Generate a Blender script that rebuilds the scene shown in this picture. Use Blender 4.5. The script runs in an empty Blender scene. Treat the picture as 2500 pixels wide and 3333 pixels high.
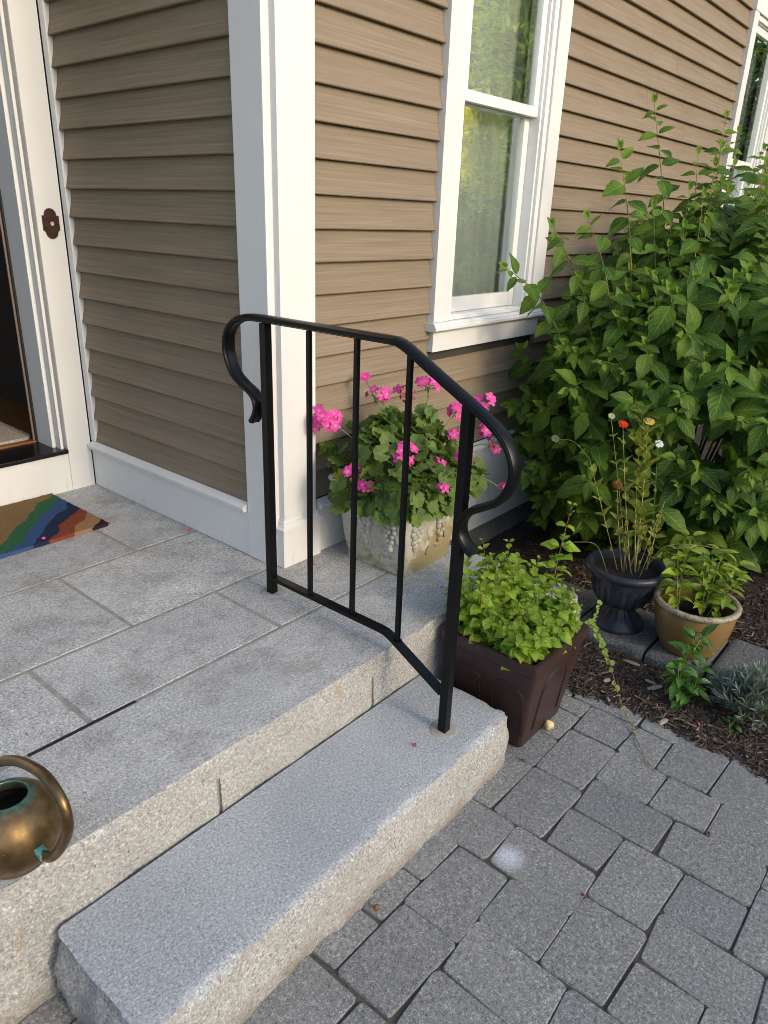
import bpy, bmesh, math, random
from mathutils import Vector, Matrix, noise
rnd = random.Random(7)
R = math.radians
S = bpy.context.scene
COL = S.collection

# ------------------------------------------------------------ camera
CAM = Vector((-1.60307, -1.78288, 1.20371))
RIGHT = Vector((0.646598, -0.762089, 0.033638))
DOWN = Vector((-0.267373, -0.267712, -0.925657))
FWD = Vector((0.714439, 0.589534, -0.376864))
cd = bpy.data.cameras.new('camera')
cam = bpy.data.objects.new('camera', cd); COL.objects.link(cam)
m = Matrix((RIGHT, -DOWN, -FWD)).transposed().to_4x4(); m.translation = CAM
cam.matrix_world = m
cd.sensor_fit = 'HORIZONTAL'; cd.sensor_width = 36.0; cd.lens = 36.0 * 2367.45 / 2500.0
cd.clip_start = 0.02; cd.clip_end = 500
S.camera = cam

# ------------------------------------------------------------ world, sun, exposure
SUN_DIR = Vector((0.0, -1.0, 0.0)).normalized()
SUN_EL = R(24)
w = bpy.data.worlds.new('World'); S.world = w; w.use_nodes = True
nt = w.node_tree; nt.nodes.clear()
sky = nt.nodes.new('ShaderNodeTexSky'); sky.sky_type = 'NISHITA'; sky.sun_disc = False
sky.sun_elevation = SUN_EL
sky.sun_rotation = math.atan2(SUN_DIR.x, SUN_DIR.y)
sky.air_density = 1.0; sky.dust_density = 1.7; sky.ozone_density = 1.0
bg = nt.nodes.new('ShaderNodeBackground'); bg.inputs['Strength'].default_value = 0.15
wo = nt.nodes.new('ShaderNodeOutputWorld')
nt.links.new(sky.outputs[0], bg.inputs[0]); nt.links.new(bg.outputs[0], wo.inputs[0])
sl = bpy.data.lights.new('sun', 'SUN'); sl.energy = 0.64; sl.angle = R(11); sl.color = (1.0, 0.86, 0.64)
so = bpy.data.objects.new('sun', sl); COL.objects.link(so)
sd = Vector((SUN_DIR.x*math.cos(SUN_EL), SUN_DIR.y*math.cos(SUN_EL), math.sin(SUN_EL)))
so.rotation_euler = sd.to_track_quat('Z', 'Y').to_euler(); so.location = (0, -4, 6)
S.view_settings.view_transform = 'Standard'; S.view_settings.look = 'None'
S.view_settings.exposure = 1.22; S.view_settings.gamma = 1.0
S.view_settings.use_curve_mapping = False
S.cycles.pixel_filter_type = 'BLACKMAN_HARRIS'; S.cycles.filter_width = 0.95
S.cycles.max_bounces = 8; S.cycles.transparent_max_bounces = 12

# ------------------------------------------------------------ node helpers
def mat(name):
    m = bpy.data.materials.new(name); m.use_nodes = True
    nt = m.node_tree; nt.nodes.clear()
    out = nt.nodes.new('ShaderNodeOutputMaterial')
    p = nt.nodes.new('ShaderNodeBsdfPrincipled')
    nt.links.new(p.outputs[0], out.inputs[0])
    return m, nt, p, out
def N(nt, t, **k):
    n = nt.nodes.new('ShaderNode' + t)
    for a, v in k.items():
        if hasattr(n, a): setattr(n, a, v)
        else: n.inputs[a.replace('_', ' ')].default_value = v
    return n
def pos(nt, scale=(1, 1, 1), kind='world', rot=(0, 0, 0)):
    mp = N(nt, 'Mapping'); mp.inputs['Scale'].default_value = scale; mp.inputs['Rotation'].default_value = rot
    if kind == 'world': g = N(nt, 'NewGeometry'); nt.links.new(g.outputs['Position'], mp.inputs[0])
    else: g = N(nt, 'TexCoord'); nt.links.new(g.outputs['Object'], mp.inputs[0])
    return mp.outputs[0]
def noise_t(nt, vec, scale, detail=3, rough=.55, dist=0.0):
    n = N(nt, 'TexNoise'); n.inputs['Scale'].default_value = scale; n.inputs['Detail'].default_value = detail
    n.inputs['Roughness'].default_value = rough; n.inputs['Distortion'].default_value = dist
    nt.links.new(vec, n.inputs['Vector']); return n.outputs['Fac']
def ramp(nt, fac, stops, interp='LINEAR'):
    r = N(nt, 'ValToRGB'); r.color_ramp.interpolation = interp
    e = r.color_ramp.elements
    while len(e) > 1: e.remove(e[-1])
    e[0].position = stops[0][0]; e[0].color = (*stops[0][1], 1)
    for p_, c in stops[1:]:
        q = e.new(p_); q.color = (*c, 1)
    nt.links.new(fac, r.inputs[0]); return r.outputs[0]
def mix(nt, fac, a, b, mode='MIX'):
    n = N(nt, 'Mix'); n.data_type = 'RGBA'; n.blend_type = mode
    for s, v in ((n.inputs[0], fac), (n.inputs[6], a), (n.inputs[7], b)):
        if isinstance(v, (int, float)): s.default_value = v
        elif isinstance(v, tuple): s.default_value = (*v, 1)
        else: nt.links.new(v, s)
    return n.outputs[2]
def math_n(nt, op, a, b=None, c=None):
    n = N(nt, 'Math'); n.operation = op
    for s, v in zip(n.inputs, (a, b, c)):
        if v is None: continue
        if isinstance(v, (int, float)): s.default_value = v
        else: nt.links.new(v, s)
    return n.outputs[0]
def sphere_mask(nt, c, r0, r1):
    g = N(nt, 'NewGeometry'); d = N(nt, 'VectorMath'); d.operation = 'DISTANCE'
    nt.links.new(g.outputs['Position'], d.inputs[0]); d.inputs[1].default_value = c
    mr = N(nt, 'MapRange'); mr.inputs[1].default_value = r0; mr.inputs[2].default_value = r1
    mr.inputs[3].default_value = 1; mr.inputs[4].default_value = 0
    nt.links.new(d.outputs['Value'], mr.inputs[0]); return mr.outputs[0]
def bump(nt, p, h, strength=.3, dist=.002):
    b = N(nt, 'Bump'); b.inputs['Strength'].default_value = strength; b.inputs['Distance'].default_value = dist
    nt.links.new(h, b.inputs['Height']); nt.links.new(b.outputs[0], p.inputs['Normal'])
def objrand(nt): return N(nt, 'ObjectInfo').outputs['Random']

MAT = {}
def simple(name, col, rough=.6, metal=0, var=.08, vs=6, spec=.4, bumpk=None):
    m, nt, p, o = mat(name)
    f = noise_t(nt, pos(nt), vs, 4)
    a = tuple(c*(1-var) for c in col); b = tuple(min(1, c*(1+var)) for c in col)
    nt.links.new(ramp(nt, f, [(.3, a), (.7, b)]), p.inputs['Base Color'])
    p.inputs['Roughness'].default_value = rough; p.inputs['Metallic'].default_value = metal
    p.inputs['Specular IOR Level'].default_value = spec
    if bumpk: bump(nt, p, noise_t(nt, pos(nt), bumpk[0], 4), bumpk[1], bumpk[2])
    MAT[name] = m; return m

# painted trim: white with faint scuffs and specks
def make_trim(name, col):
    m, nt, p, o = mat(name)
    v = pos(nt)
    base = ramp(nt, noise_t(nt, v, 3, 5), [(.25, tuple(c*.95 for c in col)), (.75, col)])
    sp = ramp(nt, noise_t(nt, v, 90, 2), [(.76, (0, 0, 0)), (.80, (1, 1, 1))])
    c = mix(nt, math_n(nt, 'MULTIPLY', sp, .35), base, (.38, .36, .31))
    low = N(nt, 'SeparateXYZ'); nt.links.new(v, low.inputs[0])
    mr = N(nt, 'MapRange'); mr.inputs[1].default_value = .12; mr.inputs[2].default_value = 0.0; nt.links.new(low.outputs[2], mr.inputs[0])
    scuff = ramp(nt, noise_t(nt, pos(nt, (30, 30, 8)), 1.2, 5), [(.55, (0, 0, 0)), (.7, (1, 1, 1))])
    k = math_n(nt, 'MULTIPLY', math_n(nt, 'MULTIPLY', mr.outputs[0], scuff), .3)
    nt.links.new(mix(nt, k, c, (.45, .40, .31)), p.inputs['Base Color'])
    p.inputs['Roughness'].default_value = .42; p.inputs['Specular IOR Level'].default_value = .35
    bump(nt, p, noise_t(nt, v, 60, 4), .05, .002)
    MAT[name] = m
make_trim('trim', (.66, .65, .625))
# vinyl clapboard, moulded wood grain
m, nt, p, o = mat('clapboard')
orr = objrand(nt)
v = pos(nt, (2.2, 2.2, 150)); ad = N(nt, 'VectorMath'); ad.operation = 'ADD'; cx = N(nt, 'CombineXYZ')
nt.links.new(math_n(nt, 'MULTIPLY', orr, 37.0), cx.inputs[0]); nt.links.new(v, ad.inputs[0]); nt.links.new(cx.outputs[0], ad.inputs[1])
g1 = noise_t(nt, ad.outputs[0], 1.0, 6, .65, .4)
g2 = noise_t(nt, pos(nt, (1, 1, 1)), 1.6, 3)
c = ramp(nt, g1, [(.25, (.138, .103, .067)), (.5, (.212, .163, .110)), (.75, (.310, .246, .173))])
c = mix(nt, .35, c, ramp(nt, g2, [(.3, (.176, .134, .089)), (.7, (.245, .191, .132))]))
nt.links.new(c, p.inputs['Base Color']); p.inputs['Roughness'].default_value = .62
p.inputs['Specular IOR Level'].default_value = .25
bump(nt, p, g1, .22, .0012); MAT['clapboard'] = m

# granite: speckled
def granite(name, dark, mid, light, scale=1.0, stain=None, rust=False, bmp=.5):
    m, nt, p, o = mat(name)
    v = pos(nt)
    a = noise_t(nt, v, 210*scale, 3, .7)
    b = noise_t(nt, v, 95*scale, 3, .6)
    f = math_n(nt, 'ADD', math_n(nt, 'MULTIPLY', a, .62), math_n(nt, 'MULTIPLY', b, .38))
    c = ramp(nt, f, [(.39, dark), (.47, mid), (.53, mid), (.61, light)])
    bl = noise_t(nt, v, 3.2, 5, .6)
    c = mix(nt, .45, c, ramp(nt, bl, [(.3, (.62, .62, .63)), (.7, (1.0, .985, .95))]), 'MULTIPLY')
    if stain:
        c = mix(nt, 1.0, c, ramp(nt, objrand(nt), [(0, (.88, .88, .89)), (.5, (1, 1, 1)), (1, (1.10, 1.09, 1.07))]), 'MULTIPLY')
        s2 = ramp(nt, noise_t(nt, pos(nt, (1, 1.6, 1)), 3.2, 9, .78), [(.46, (0, 0, 0)), (.60, (1, 1, 1))])
        c = mix(nt, math_n(nt, 'MULTIPLY', s2, .6), c, (1.32, 1.31, 1.29), 'MULTIPLY')
        s = ramp(nt, noise_t(nt, v, 6.5, 9, .78), [(.48, (0, 0, 0)), (.60, (1, 1, 1))])
        c = mix(nt, math_n(nt, 'MULTIPLY', s, .7), c, stain, 'MULTIPLY')
    if rust:
        s = ramp(nt, noise_t(nt, pos(nt, (9, 9, 5)), 1.0, 4, .6), [(.66, (0, 0, 0)), (.72, (1, 1, 1))])
        c = mix(nt, math_n(nt, 'MULTIPLY', s, .5), c, (.30, .20, .09))
        z = N(nt, 'SeparateXYZ'); nt.links.new(v, z.inputs[0])
        mr = N(nt, 'MapRange'); mr.inputs[1].default_value = -.30; mr.inputs[2].default_value = -.355; nt.links.new(z.outputs[2], mr.inputs[0])
        k = math_n(nt, 'MULTIPLY', mr.outputs[0], ramp(nt, noise_t(nt, v, 14, 4), [(.35, (0, 0, 0)), (.6, (1, 1, 1))]))
        c = mix(nt, math_n(nt, 'MULTIPLY', k, .65), c, (.17, .13, .09))
    nt.links.new(c, p.inputs['Base Color']); p.inputs['Roughness'].default_value = .75
    p.inputs['Specular IOR Level'].default_value = .35
    bump(nt, p, f, bmp, .0022); MAT[name] = m
granite('granite_tread', (.15, .158, .165), (.37, .392, .405), (.66, .69, .70), 1.6)
granite('granite_landing', (.125, .128, .128), (.385, .392, .392), (.71, .72, .715), 1.35, stain=(.60, .585, .55))
granite('granite_face', (.14, .138, .13), (.355, .350, .332), (.64, .635, .61), 1.3, rust=True, bmp=1.0)
granite('paver', (.088, .089, .087), (.225, .227, .223), (.47, .472, .46), 1.25, bmp=.9)
# paver: per-stone tint, pale flecks, one efflorescence bloom
m = MAT['paver']; nt = m.node_tree; p = [n for n in nt.nodes if n.type == 'BSDF_PRINCIPLED'][0]
src = p.inputs['Base Color'].links[0].from_socket
tint = ramp(nt, objrand(nt), [(0, (.86, .86, .87)), (.4, (.98, .97, .95)), (.75, (1.05, 1.04, 1.01)), (1, (.91, .91, .90))])
c = mix(nt, 1.0, src, tint, 'MULTIPLY')
fl = N(nt, 'TexVoronoi'); fl.inputs['Scale'].default_value = 70; nt.links.new(pos(nt), fl.inputs['Vector'])
k = ramp(nt, fl.outputs['Distance'], [(.10, (1, 1, 1)), (.2, (0, 0, 0))])
sep = N(nt, 'SeparateColor'); nt.links.new(fl.outputs['Color'], sep.inputs[0])
k2 = ramp(nt, sep.outputs[0], [(.86, (0, 0, 0)), (.90, (1, 1, 1))])
c = mix(nt, math_n(nt, 'MULTIPLY', math_n(nt, 'MULTIPLY', k, k2), .75), c, (.52, .50, .45))
bl = math_n(nt, 'MULTIPLY', sphere_mask(nt, (-.253, -1.142, -.36), .012, .052), ramp(nt, noise_t(nt, pos(nt), 260, 4, .8), [(.36, (.05, .05, .05)), (.62, (.9, .9, .9))]))
c = mix(nt, bl, c, (.75, .80, .88))
nt.links.new(c, p.inputs['Base Color'])
granite('edging', (.045, .045, .046), (.115, .115, .115), (.27, .27, .26), .9, bmp=1.0)

simple('mortar', (.25, .238, .212), .9, var=.22, vs=30, bumpk=(160, .6, .003))
simple('grout', (.30, .285, .245), .85, var=.15, vs=40, bumpk=(120, .3, .002))
simple('joint_sand', (.075, .068, .056), .95, var=.35, vs=40, bumpk=(120, .8, .004))
simple('iron', (.0035, .0037, .0042), .36, var=.05, spec=.22, bumpk=(260, .05, .0005))
simple('foundation', (.14, .135, .125), .9, var=.25, vs=9, bumpk=(70, .5, .003))
simple('black_sill', (.006, .006, .007), .28, var=.4, vs=120)
simple('weatherstrip', (.02, .016, .014), .6)
simple('jamb_metal', (.18, .13, .10), .45)
simple('interior', (.045, .040, .035), .9)  # near-black: the darkness of the unlit rooms is put into the colour
simple('rug_wool', (.40, .35, .28), .95, var=.35, vs=220, bumpk=(260, 1.0, .006))
simple('bell_bronze', (.055, .026, .022), .35, metal=.3, var=.35, vs=60)
simple('bell_button', (.50, .43, .28), .4)
simple('soil', (.018, .014, .011), .95, var=.5, vs=90, bumpk=(160, 1, .006))
simple('plastic_brown', (.036, .018, .017), .42, var=.18, vs=10, bumpk=(90, .06, .001))
simple('urn_plastic', (.020, .024, .034), .42, var=.45, vs=14, bumpk=(120, .08, .001))
simple('vinyl', (.70, .69, .66), .35, var=.02)
simple('twig', (.20, .11, .06), .8, var=.3, vs=40)
simple('wood_grey', (.27, .23, .185), .85, var=.35, vs=60, bumpk=(160, .8, .003))
simple('petal_fallen', (.55, .08, .19), .6, var=.3, vs=90)
simple('petal_dry', (.15, .035, .04), .8, var=.3, vs=90)
simple('leaf_dry', (.17, .085, .035), .8, var=.4, vs=60)
simple('bark', (.10, .075, .055), .9, var=.4, vs=20)
simple('verdigris', (.12, .34, .27), .8, var=.35, vs=60, bumpk=(160, .7, .003))
simple('can_dark', (.010, .009, .008), .9)
simple('lawn', (.045, .075, .022), .95, var=.4, vs=3)
simple('fungus', (.55, .46, .20), .7, var=.25, vs=90, bumpk=(90, .6, .003))

# hall floor boards
m, nt, p, o = mat('hall_wood')
f = noise_t(nt, pos(nt, (2, 22, 1)), 1.5, 5)
nt.links.new(ramp(nt, f, [(.3, (.10, .042, .014)), (.7, (.22, .10, .034))]), p.inputs['Base Color'])
p.inputs['Roughness'].default_value = .3; MAT['hall_wood'] = m
# patterned rug
m, nt, p, o = mat('rug_pattern')
vv = N(nt, 'TexVoronoi'); vv.inputs['Scale'].default_value = 14; nt.links.new(pos(nt), vv.inputs['Vector'])
nt.links.new(ramp(nt, vv.outputs['Distance'], [(.2, (.20, .17, .12)), (.35, (.09, .10, .07)), (.6, (.16, .12, .09))]), p.inputs['Base Color'])
p.inputs['Roughness'].default_value = .95; MAT['rug_pattern'] = m
# window glass: clear pane with fresnel mirror
m, nt, p, o = mat('glass'); nt.nodes.remove(p)
tr = N(nt, 'BsdfTransparent'); tr.inputs[0].default_value = (.95, .975, .96, 1)
gl = N(nt, 'BsdfGlossy'); gl.inputs['Roughness'].default_value = .004; gl.inputs[0].default_value = (.95, 1, .97, 1)
lw = N(nt, 'LayerWeight'); lw.inputs[0].default_value = .5
frv = math_n(nt, 'ADD', .19, math_n(nt, 'MULTIPLY', math_n(nt, 'POWER', lw.outputs['Facing'], 2.6), .9))
bm_ = N(nt, 'Bump'); bm_.inputs['Strength'].default_value = .06; bm_.inputs['Distance'].default_value = .004
nt.links.new(noise_t(nt, pos(nt, (2, 2, 7)), 1.2, 2), bm_.inputs['Height']); nt.links.new(bm_.outputs[0], gl.inputs['Normal'])
mx = N(nt, 'MixShader'); nt.links.new(frv, mx.inputs[0]); nt.links.new(tr.outputs[0], mx.inputs[1]); nt.links.new(gl.outputs[0], mx.inputs[2])
nt.links.new(mx.outputs[0], o.inputs[0]); MAT['glass'] = m
# sheer curtain
m, nt, p, o = mat('curtain')
p.inputs['Base Color'].default_value = (.82, .83, .77, 1); p.inputs['Roughness'].default_value = .9
wv = noise_t(nt, pos(nt, (300, 300, 300)), 1.5, 2); bump(nt, p, wv, .2, .001)
tl = N(nt, 'BsdfTranslucent'); tl.inputs[0].default_value = (.7, .72, .64, 1)
mx = N(nt, 'MixShader'); mx.inputs[0].default_value = .4
nt.links.new(p.outputs[0], mx.inputs[1]); nt.links.new(tl.outputs[0], mx.inputs[2]); nt.links.new(mx.outputs[0], o.inputs[0]); MAT['curtain'] = m

# weathered cast stone of the planter
m, nt, p, o = mat('cast_stone')
v = pos(nt)
c = ramp(nt, noise_t(nt, v, 9, 6, .6), [(.3, (.30, .28, .235)), (.7, (.50, .475, .41))])
pit = ramp(nt, noise_t(nt, v, 120, 3), [(.60, (0, 0, 0)), (.70, (1, 1, 1))])
c = mix(nt, math_n(nt, 'MULTIPLY', pit, .6), c, (.10, .085, .065))
z = N(nt, 'SeparateXYZ'); nt.links.new(v, z.inputs[0])
mr = N(nt, 'MapRange'); mr.inputs[1].default_value = .24; mr.inputs[2].default_value = .03; nt.links.new(z.outputs[2], mr.inputs[0])
mx_ = N(nt, 'MapRange'); mx_.inputs[1].default_value = .22; mx_.inputs[2].default_value = .46; nt.links.new(z.outputs[0], mx_.inputs[0])
lich = noise_t(nt, v, 26, 6, .75)
k = math_n(nt, 'MULTIPLY', mr.outputs[0], math_n(nt, 'ADD', math_n(nt, 'MULTIPLY', mx_.outputs[0], .9), .35))
k = math_n(nt, 'MULTIPLY', k, 1.35)
th = math_n(nt, 'GREATER_THAN', math_n(nt, 'ADD', lich, math_n(nt, 'MULTIPLY', k, .36)), .74)
sm = ramp(nt, math_n(nt, 'ADD', lich, math_n(nt, 'MULTIPLY', k, .36)), [(.64, (0, 0, 0)), (.80, (1, 1, 1))])
c = mix(nt, math_n(nt, 'MULTIPLY', sm, .8), c, (.235, .175, .05))
nt.links.new(c, p.inputs['Base Color']); p.inputs['Roughness'].default_value = .9
bump(nt, p, noise_t(nt, v, 55, 5), .5, .004); MAT['cast_stone'] = m
# glazed pot
m, nt, p, o = mat('glaze')
v = pos(nt)
z = N(nt, 'SeparateXYZ'); nt.links.new(v, z.inputs[0])
c = ramp(nt, noise_t(nt, v, 7, 4), [(.3, (.175, .110, .040)), (.7, (.235, .150, .055))])
sp = ramp(nt, noise_t(nt, v, 110, 2), [(.70, (0, 0, 0)), (.76, (1, 1, 1))])
c = mix(nt, math_n(nt, 'MULTIPLY', sp, .5), c, (.06, .035, .015))
nt.links.new(c, p.inputs['Base Color']); p.inputs['Roughness'].default_value = .3
bump(nt, p, noise_t(nt, v, 40, 3), .05, .001); MAT['glaze'] = m
m, nt, p, o = mat('glaze_rim')
v = pos(nt)
c = ramp(nt, noise_t(nt, v, 45, 5, .7), [(.35, (.10, .075, .045)), (.5, (.30, .25, .165)), (.75, (.42, .36, .26))])
nt.links.new(c, p.inputs['Base Color']); p.inputs['Roughness'].default_value = .6
bump(nt, p, noise_t(nt, v, 90, 4), .4, .002); MAT['glaze_rim'] = m
# aged copper
m, nt, p, o = mat('copper')
v = pos(nt)
c = ramp(nt, noise_t(nt, v, 16, 6, .65), [(.25, (.070, .044, .022)), (.5, (.165, .105, .048)), (.78, (.31, .21, .095))])
sp = ramp(nt, noise_t(nt, v, 150, 2), [(.73, (0, 0, 0)), (.78, (1, 1, 1))])
c = mix(nt, math_n(nt, 'MULTIPLY', sp, .7), c, (.35, .42, .34))
vm = math_n(nt, 'MULTIPLY', sphere_mask(nt, (-1.225, -.570, .166), .034, .056), ramp(nt, noise_t(nt, v, 60, 4), [(.35, (.2, .2, .2)), (.55, (1, 1, 1))]))
c = mix(nt, vm, c, (.11, .33, .26))
nt.links.new(c, p.inputs['Base Color'])
p.inputs['Metallic'].default_value = .85
nt.links.new(ramp(nt, noise_t(nt, v, 30, 4), [(.3, (.30, .30, .30)), (.7, (.55, .55, .55))]), p.inputs['Roughness'])
bump(nt, p, noise_t(nt, v, 50, 4), .12, .001); MAT['copper'] = m
# coir mat with woven wave bands (flat print)
m, nt, p, o = mat('coir')
tc = N(nt, 'TexCoord'); sx = N(nt, 'SeparateXYZ'); nt.links.new(tc.outputs['Object'], sx.inputs[0])
wob = noise_t(nt, pos(nt, (1, 1, 1), 'obj'), 5.5, 1)
u = math_n(nt, 'ADD', math_n(nt, 'MULTIPLY', sx.outputs[0], 1.0), math_n(nt, 'MULTIPLY', sx.outputs[1], -1.03))
u = math_n(nt, 'ADD', u, math_n(nt, 'MULTIPLY', math_n(nt, 'SUBTRACT', wob, .5), .16))
u = math_n(nt, 'ADD', u, math_n(nt, 'MULTIPLY', math_n(nt, 'SUBTRACT', noise_t(nt, pos(nt), 160, 2), .5), .02))
c = ramp(nt, u, [(0, (.24, .155, .065)), (.0001, (.24, .155, .065)), (.245, (.035, .135, .062)), (.335, (.045, .10, .235)), (.415, (.018, .030, .075)), (.49, (.27, .065, .035)), (.58, (.38, .22, .11)), (.68, (.035, .018, .020))], 'CONSTANT')
c = mix(nt, .05, c, (.12, .10, .075))
c = mix(nt, .6, c, ramp(nt, noise_t(nt, pos(nt), 300, 2, .7), [(.3, (.35, .35, .35)), (.7, (1.3, 1.3, 1.3))]), 'MULTIPLY')
nt.links.new(c, p.inputs['Base Color']); p.inputs['Roughness'].default_value = .95; p.inputs['Specular IOR Level'].default_value = .1
bump(nt, p, noise_t(nt, pos(nt), 260, 3), 1.0, .008); MAT['coir'] = m
# mulch
m, nt, p, o = mat('mulch')
c = ramp(nt, noise_t(nt, pos(nt), 60, 6, .7), [(.3, (.012, .008, .006)), (.55, (.045, .030, .020)), (.78, (.11, .077, .052))])
nt.links.new(c, p.inputs['Base Color']); p.inputs['Roughness'].default_value = .95
bump(nt, p, noise_t(nt, pos(nt), 75, 6), 1.0, .02); MAT['mulch'] = m
m, nt, p, o = mat('mulch_chip')
wn = N(nt, 'TexWhiteNoise'); at = N(nt, 'Attribute'); at.attribute_name = 'UVMap'; nt.links.new(at.outputs['Vector'], wn.inputs['Vector'])
c = ramp(nt, wn.outputs['Value'], [(0, (.016, .010, .007)), (.55, (.045, .028, .019)), (.86, (.095, .065, .045)), (.97, (.23, .18, .13))])
nt.links.new(c, p.inputs['Base Color']); p.inputs['Roughness'].default_value = .9; MAT['mulch_chip'] = m

# leaves: diffuse + light passing through, veined along the UV
def leaf_mat(name, c0, c1, c2, vein=.25, nveins=7, trans=.32, rough=.45, spec=.35, patch=9, old=None, bstr=.5):
    m, nt, p, o = mat(name)
    v = pos(nt)
    c = ramp(nt, noise_t(nt, v, patch, 3), [(.28, c0), (.5, c1), (.74, c2)])
    uv = N(nt, 'UVMap'); s = N(nt, 'SeparateXYZ'); nt.links.new(uv.outputs[0], s.inputs[0])
    au = math_n(nt, 'ABSOLUTE', math_n(nt, 'SUBTRACT', s.outputs[0], .5))
    ph = math_n(nt, 'SUBTRACT', s.outputs[1], math_n(nt, 'MULTIPLY', au, .55))
    saw = math_n(nt, 'FRACT', math_n(nt, 'MULTIPLY', ph, float(nveins)))
    side = math_n(nt, 'LESS_THAN', saw, .16)
    mid = math_n(nt, 'LESS_THAN', au, .028)
    vn = math_n(nt, 'MAXIMUM', math_n(nt, 'MULTIPLY', side, .6), mid)
    c = mix(nt, math_n(nt, 'MULTIPLY', vn, vein), c, tuple(min(1, x*1.9+.02) for x in c2))
    if old:
        k = ramp(nt, noise_t(nt, v, 26, 2), [(.735, (0, 0, 0)), (.80, (1, 1, 1))])
        c = mix(nt, math_n(nt, 'MULTIPLY', k, .8), c, old)
    nt.links.new(c, p.inputs['Base Color']); p.inputs['Roughness'].default_value = rough
    p.inputs['Specular IOR Level'].default_value = spec
    hh = math_n(nt, 'ABSOLUTE', math_n(nt, 'SUBTRACT', saw, .5))
    bump(nt, p, hh, bstr, .003)
    tl = N(nt, 'BsdfTranslucent'); nt.links.new(mix(nt, 1.0, c, (1.5, 1.6, .7), 'MULTIPLY'), tl.inputs[0])
    mx = N(nt, 'MixShader'); mx.inputs[0].default_value = trans
    nt.links.new(p.outputs[0], mx.inputs[1]); nt.links.new(tl.outputs[0], mx.inputs[2]); nt.links.new(mx.outputs[0], o.inputs[0])
    MAT[name] = m
leaf_mat('leaf_shrub', (.022, .054, .009), (.055, .112, .015), (.125, .200, .024), patch=7, vein=.35, trans=.25, rough=.5, spec=.18, old=(.24, .20, .035))
leaf_mat('leaf_shrub_young', (.080, .150, .020), (.125, .21, .028), (.19, .285, .042), patch=12, vein=.2, trans=.38, rough=.55, spec=.15)
leaf_mat('leaf_geranium', (.055, .100, .020), (.105, .168, .034), (.18, .24, .050), vein=.15, patch=14, rough=.6)
leaf_mat('leaf_geranium_old', (.32, .26, .03), (.38, .30, .03), (.16, .19, .03), vein=.1, patch=26, rough=.6)
leaf_mat('leaf_mint', (.15, .25, .026), (.24, .36, .038), (.36, .48, .055), vein=.2, patch=16, rough=.55, bstr=.8, trans=.42)
leaf_mat('leaf_basil', (.11, .18, .024), (.20, .28, .033), (.33, .38, .05), vein=.25, nveins=5, patch=10, rough=.3, spec=.5)
leaf_mat('leaf_basil_green', (.035, .11, .018), (.06, .155, .024), (.10, .20, .03), vein=.25, nveins=5, patch=22, rough=.28, spec=.55)
leaf_mat('leaf_zinnia', (.11, .15, .032), (.22, .25, .045), (.36, .35, .065), vein=.1, nveins=4, patch=8, rough=.6)
leaf_mat('leaf_vine', (.16, .26, .05), (.22, .32, .06), (.30, .38, .09), vein=.05, patch=20, rough=.5)
leaf_mat('leaf_lavender', (.15, .19, .155), (.23, .275, .23), (.33, .375, .32), vein=.0, patch=14, rough=.8, trans=.15)
leaf_mat('needle_dark', (.05, .09, .03), (.10, .15, .045), (.20, .25, .07), vein=0, patch=2, rough=.6, trans=.3)
leaf_mat('needle_gold', (.45, .45, .05), (.70, .64, .07), (.88, .80, .14), vein=0, patch=3, rough=.6, trans=.6)
leaf_mat('needle_mid', (.12, .18, .04), (.32, .38, .08), (.62, .64, .16), vein=0, patch=2.5, rough=.6, trans=.6)
leaf_mat('needle_wood', (.03, .05, .015), (.055, .085, .022), (.10, .13, .035), vein=0, patch=1.2, rough=.6, trans=.3)
def petal_mat(name, c0, c1, edge):
    m, nt, p, o = mat(name)
    c = ramp(nt, noise_t(nt, pos(nt), 40, 3), [(.3, c0), (.7, c1)])
    uv = N(nt, 'UVMap'); s = N(nt, 'SeparateXYZ'); nt.links.new(uv.outputs[0], s.inputs[0])
    k = ramp(nt, s.outputs[1], [(.05, (1, 1, 1)), (.35, (0, 0, 0))])
    c = mix(nt, math_n(nt, 'MULTIPLY', k, .75), c, edge)
    nt.links.new(c, p.inputs['Base Color']); p.inputs['Roughness'].default_value = .55; p.inputs['Specular IOR Level'].default_value = .2
    tl = N(nt, 'BsdfTranslucent'); nt.links.new(c, tl.inputs[0]); mx = N(nt, 'MixShader'); mx.inputs[0].default_value = .35
    nt.links.new(p.outputs[0], mx.inputs[1]); nt.links.new(tl.outputs[0], mx.inputs[2]); nt.links.new(mx.outputs[0], o.inputs[0]); MAT[name] = m
petal_mat('petal_pink', (.70, .045, .32), (.88, .15, .46), (.88, .58, .70))
petal_mat('petal_wilt', (.42, .035, .10), (.60, .10, .22), (.30, .05, .08))
petal_mat('petal_red', (.62, .035, .012), (.75, .07, .02), (.5, .25, .02))
petal_mat('petal_yellow', (.72, .52, .10), (.80, .62, .20), (.70, .30, .02))
petal_mat('petal_white', (.78, .80, .80), (.84, .85, .84), (.6, .6, .2))
petal_mat('petal_brown', (.14, .075, .022), (.24, .13, .035), (.12, .06, .02))
petal_mat('petal_cream', (.36, .40, .18), (.48, .50, .27), (.4, .45, .2))
simple('stem_green', (.13, .17, .035), .55, var=.35, vs=20)
simple('stem_red', (.16, .10, .05), .6, var=.4, vs=20)
simple('stem_olive', (.17, .17, .05), .6, var=.4, vs=14)
simple('stem_dry', (.24, .18, .09), .8, var=.4, vs=25)
simple('stem_zinnia', (.27, .26, .07), .6, var=.45, vs=18)

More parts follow.
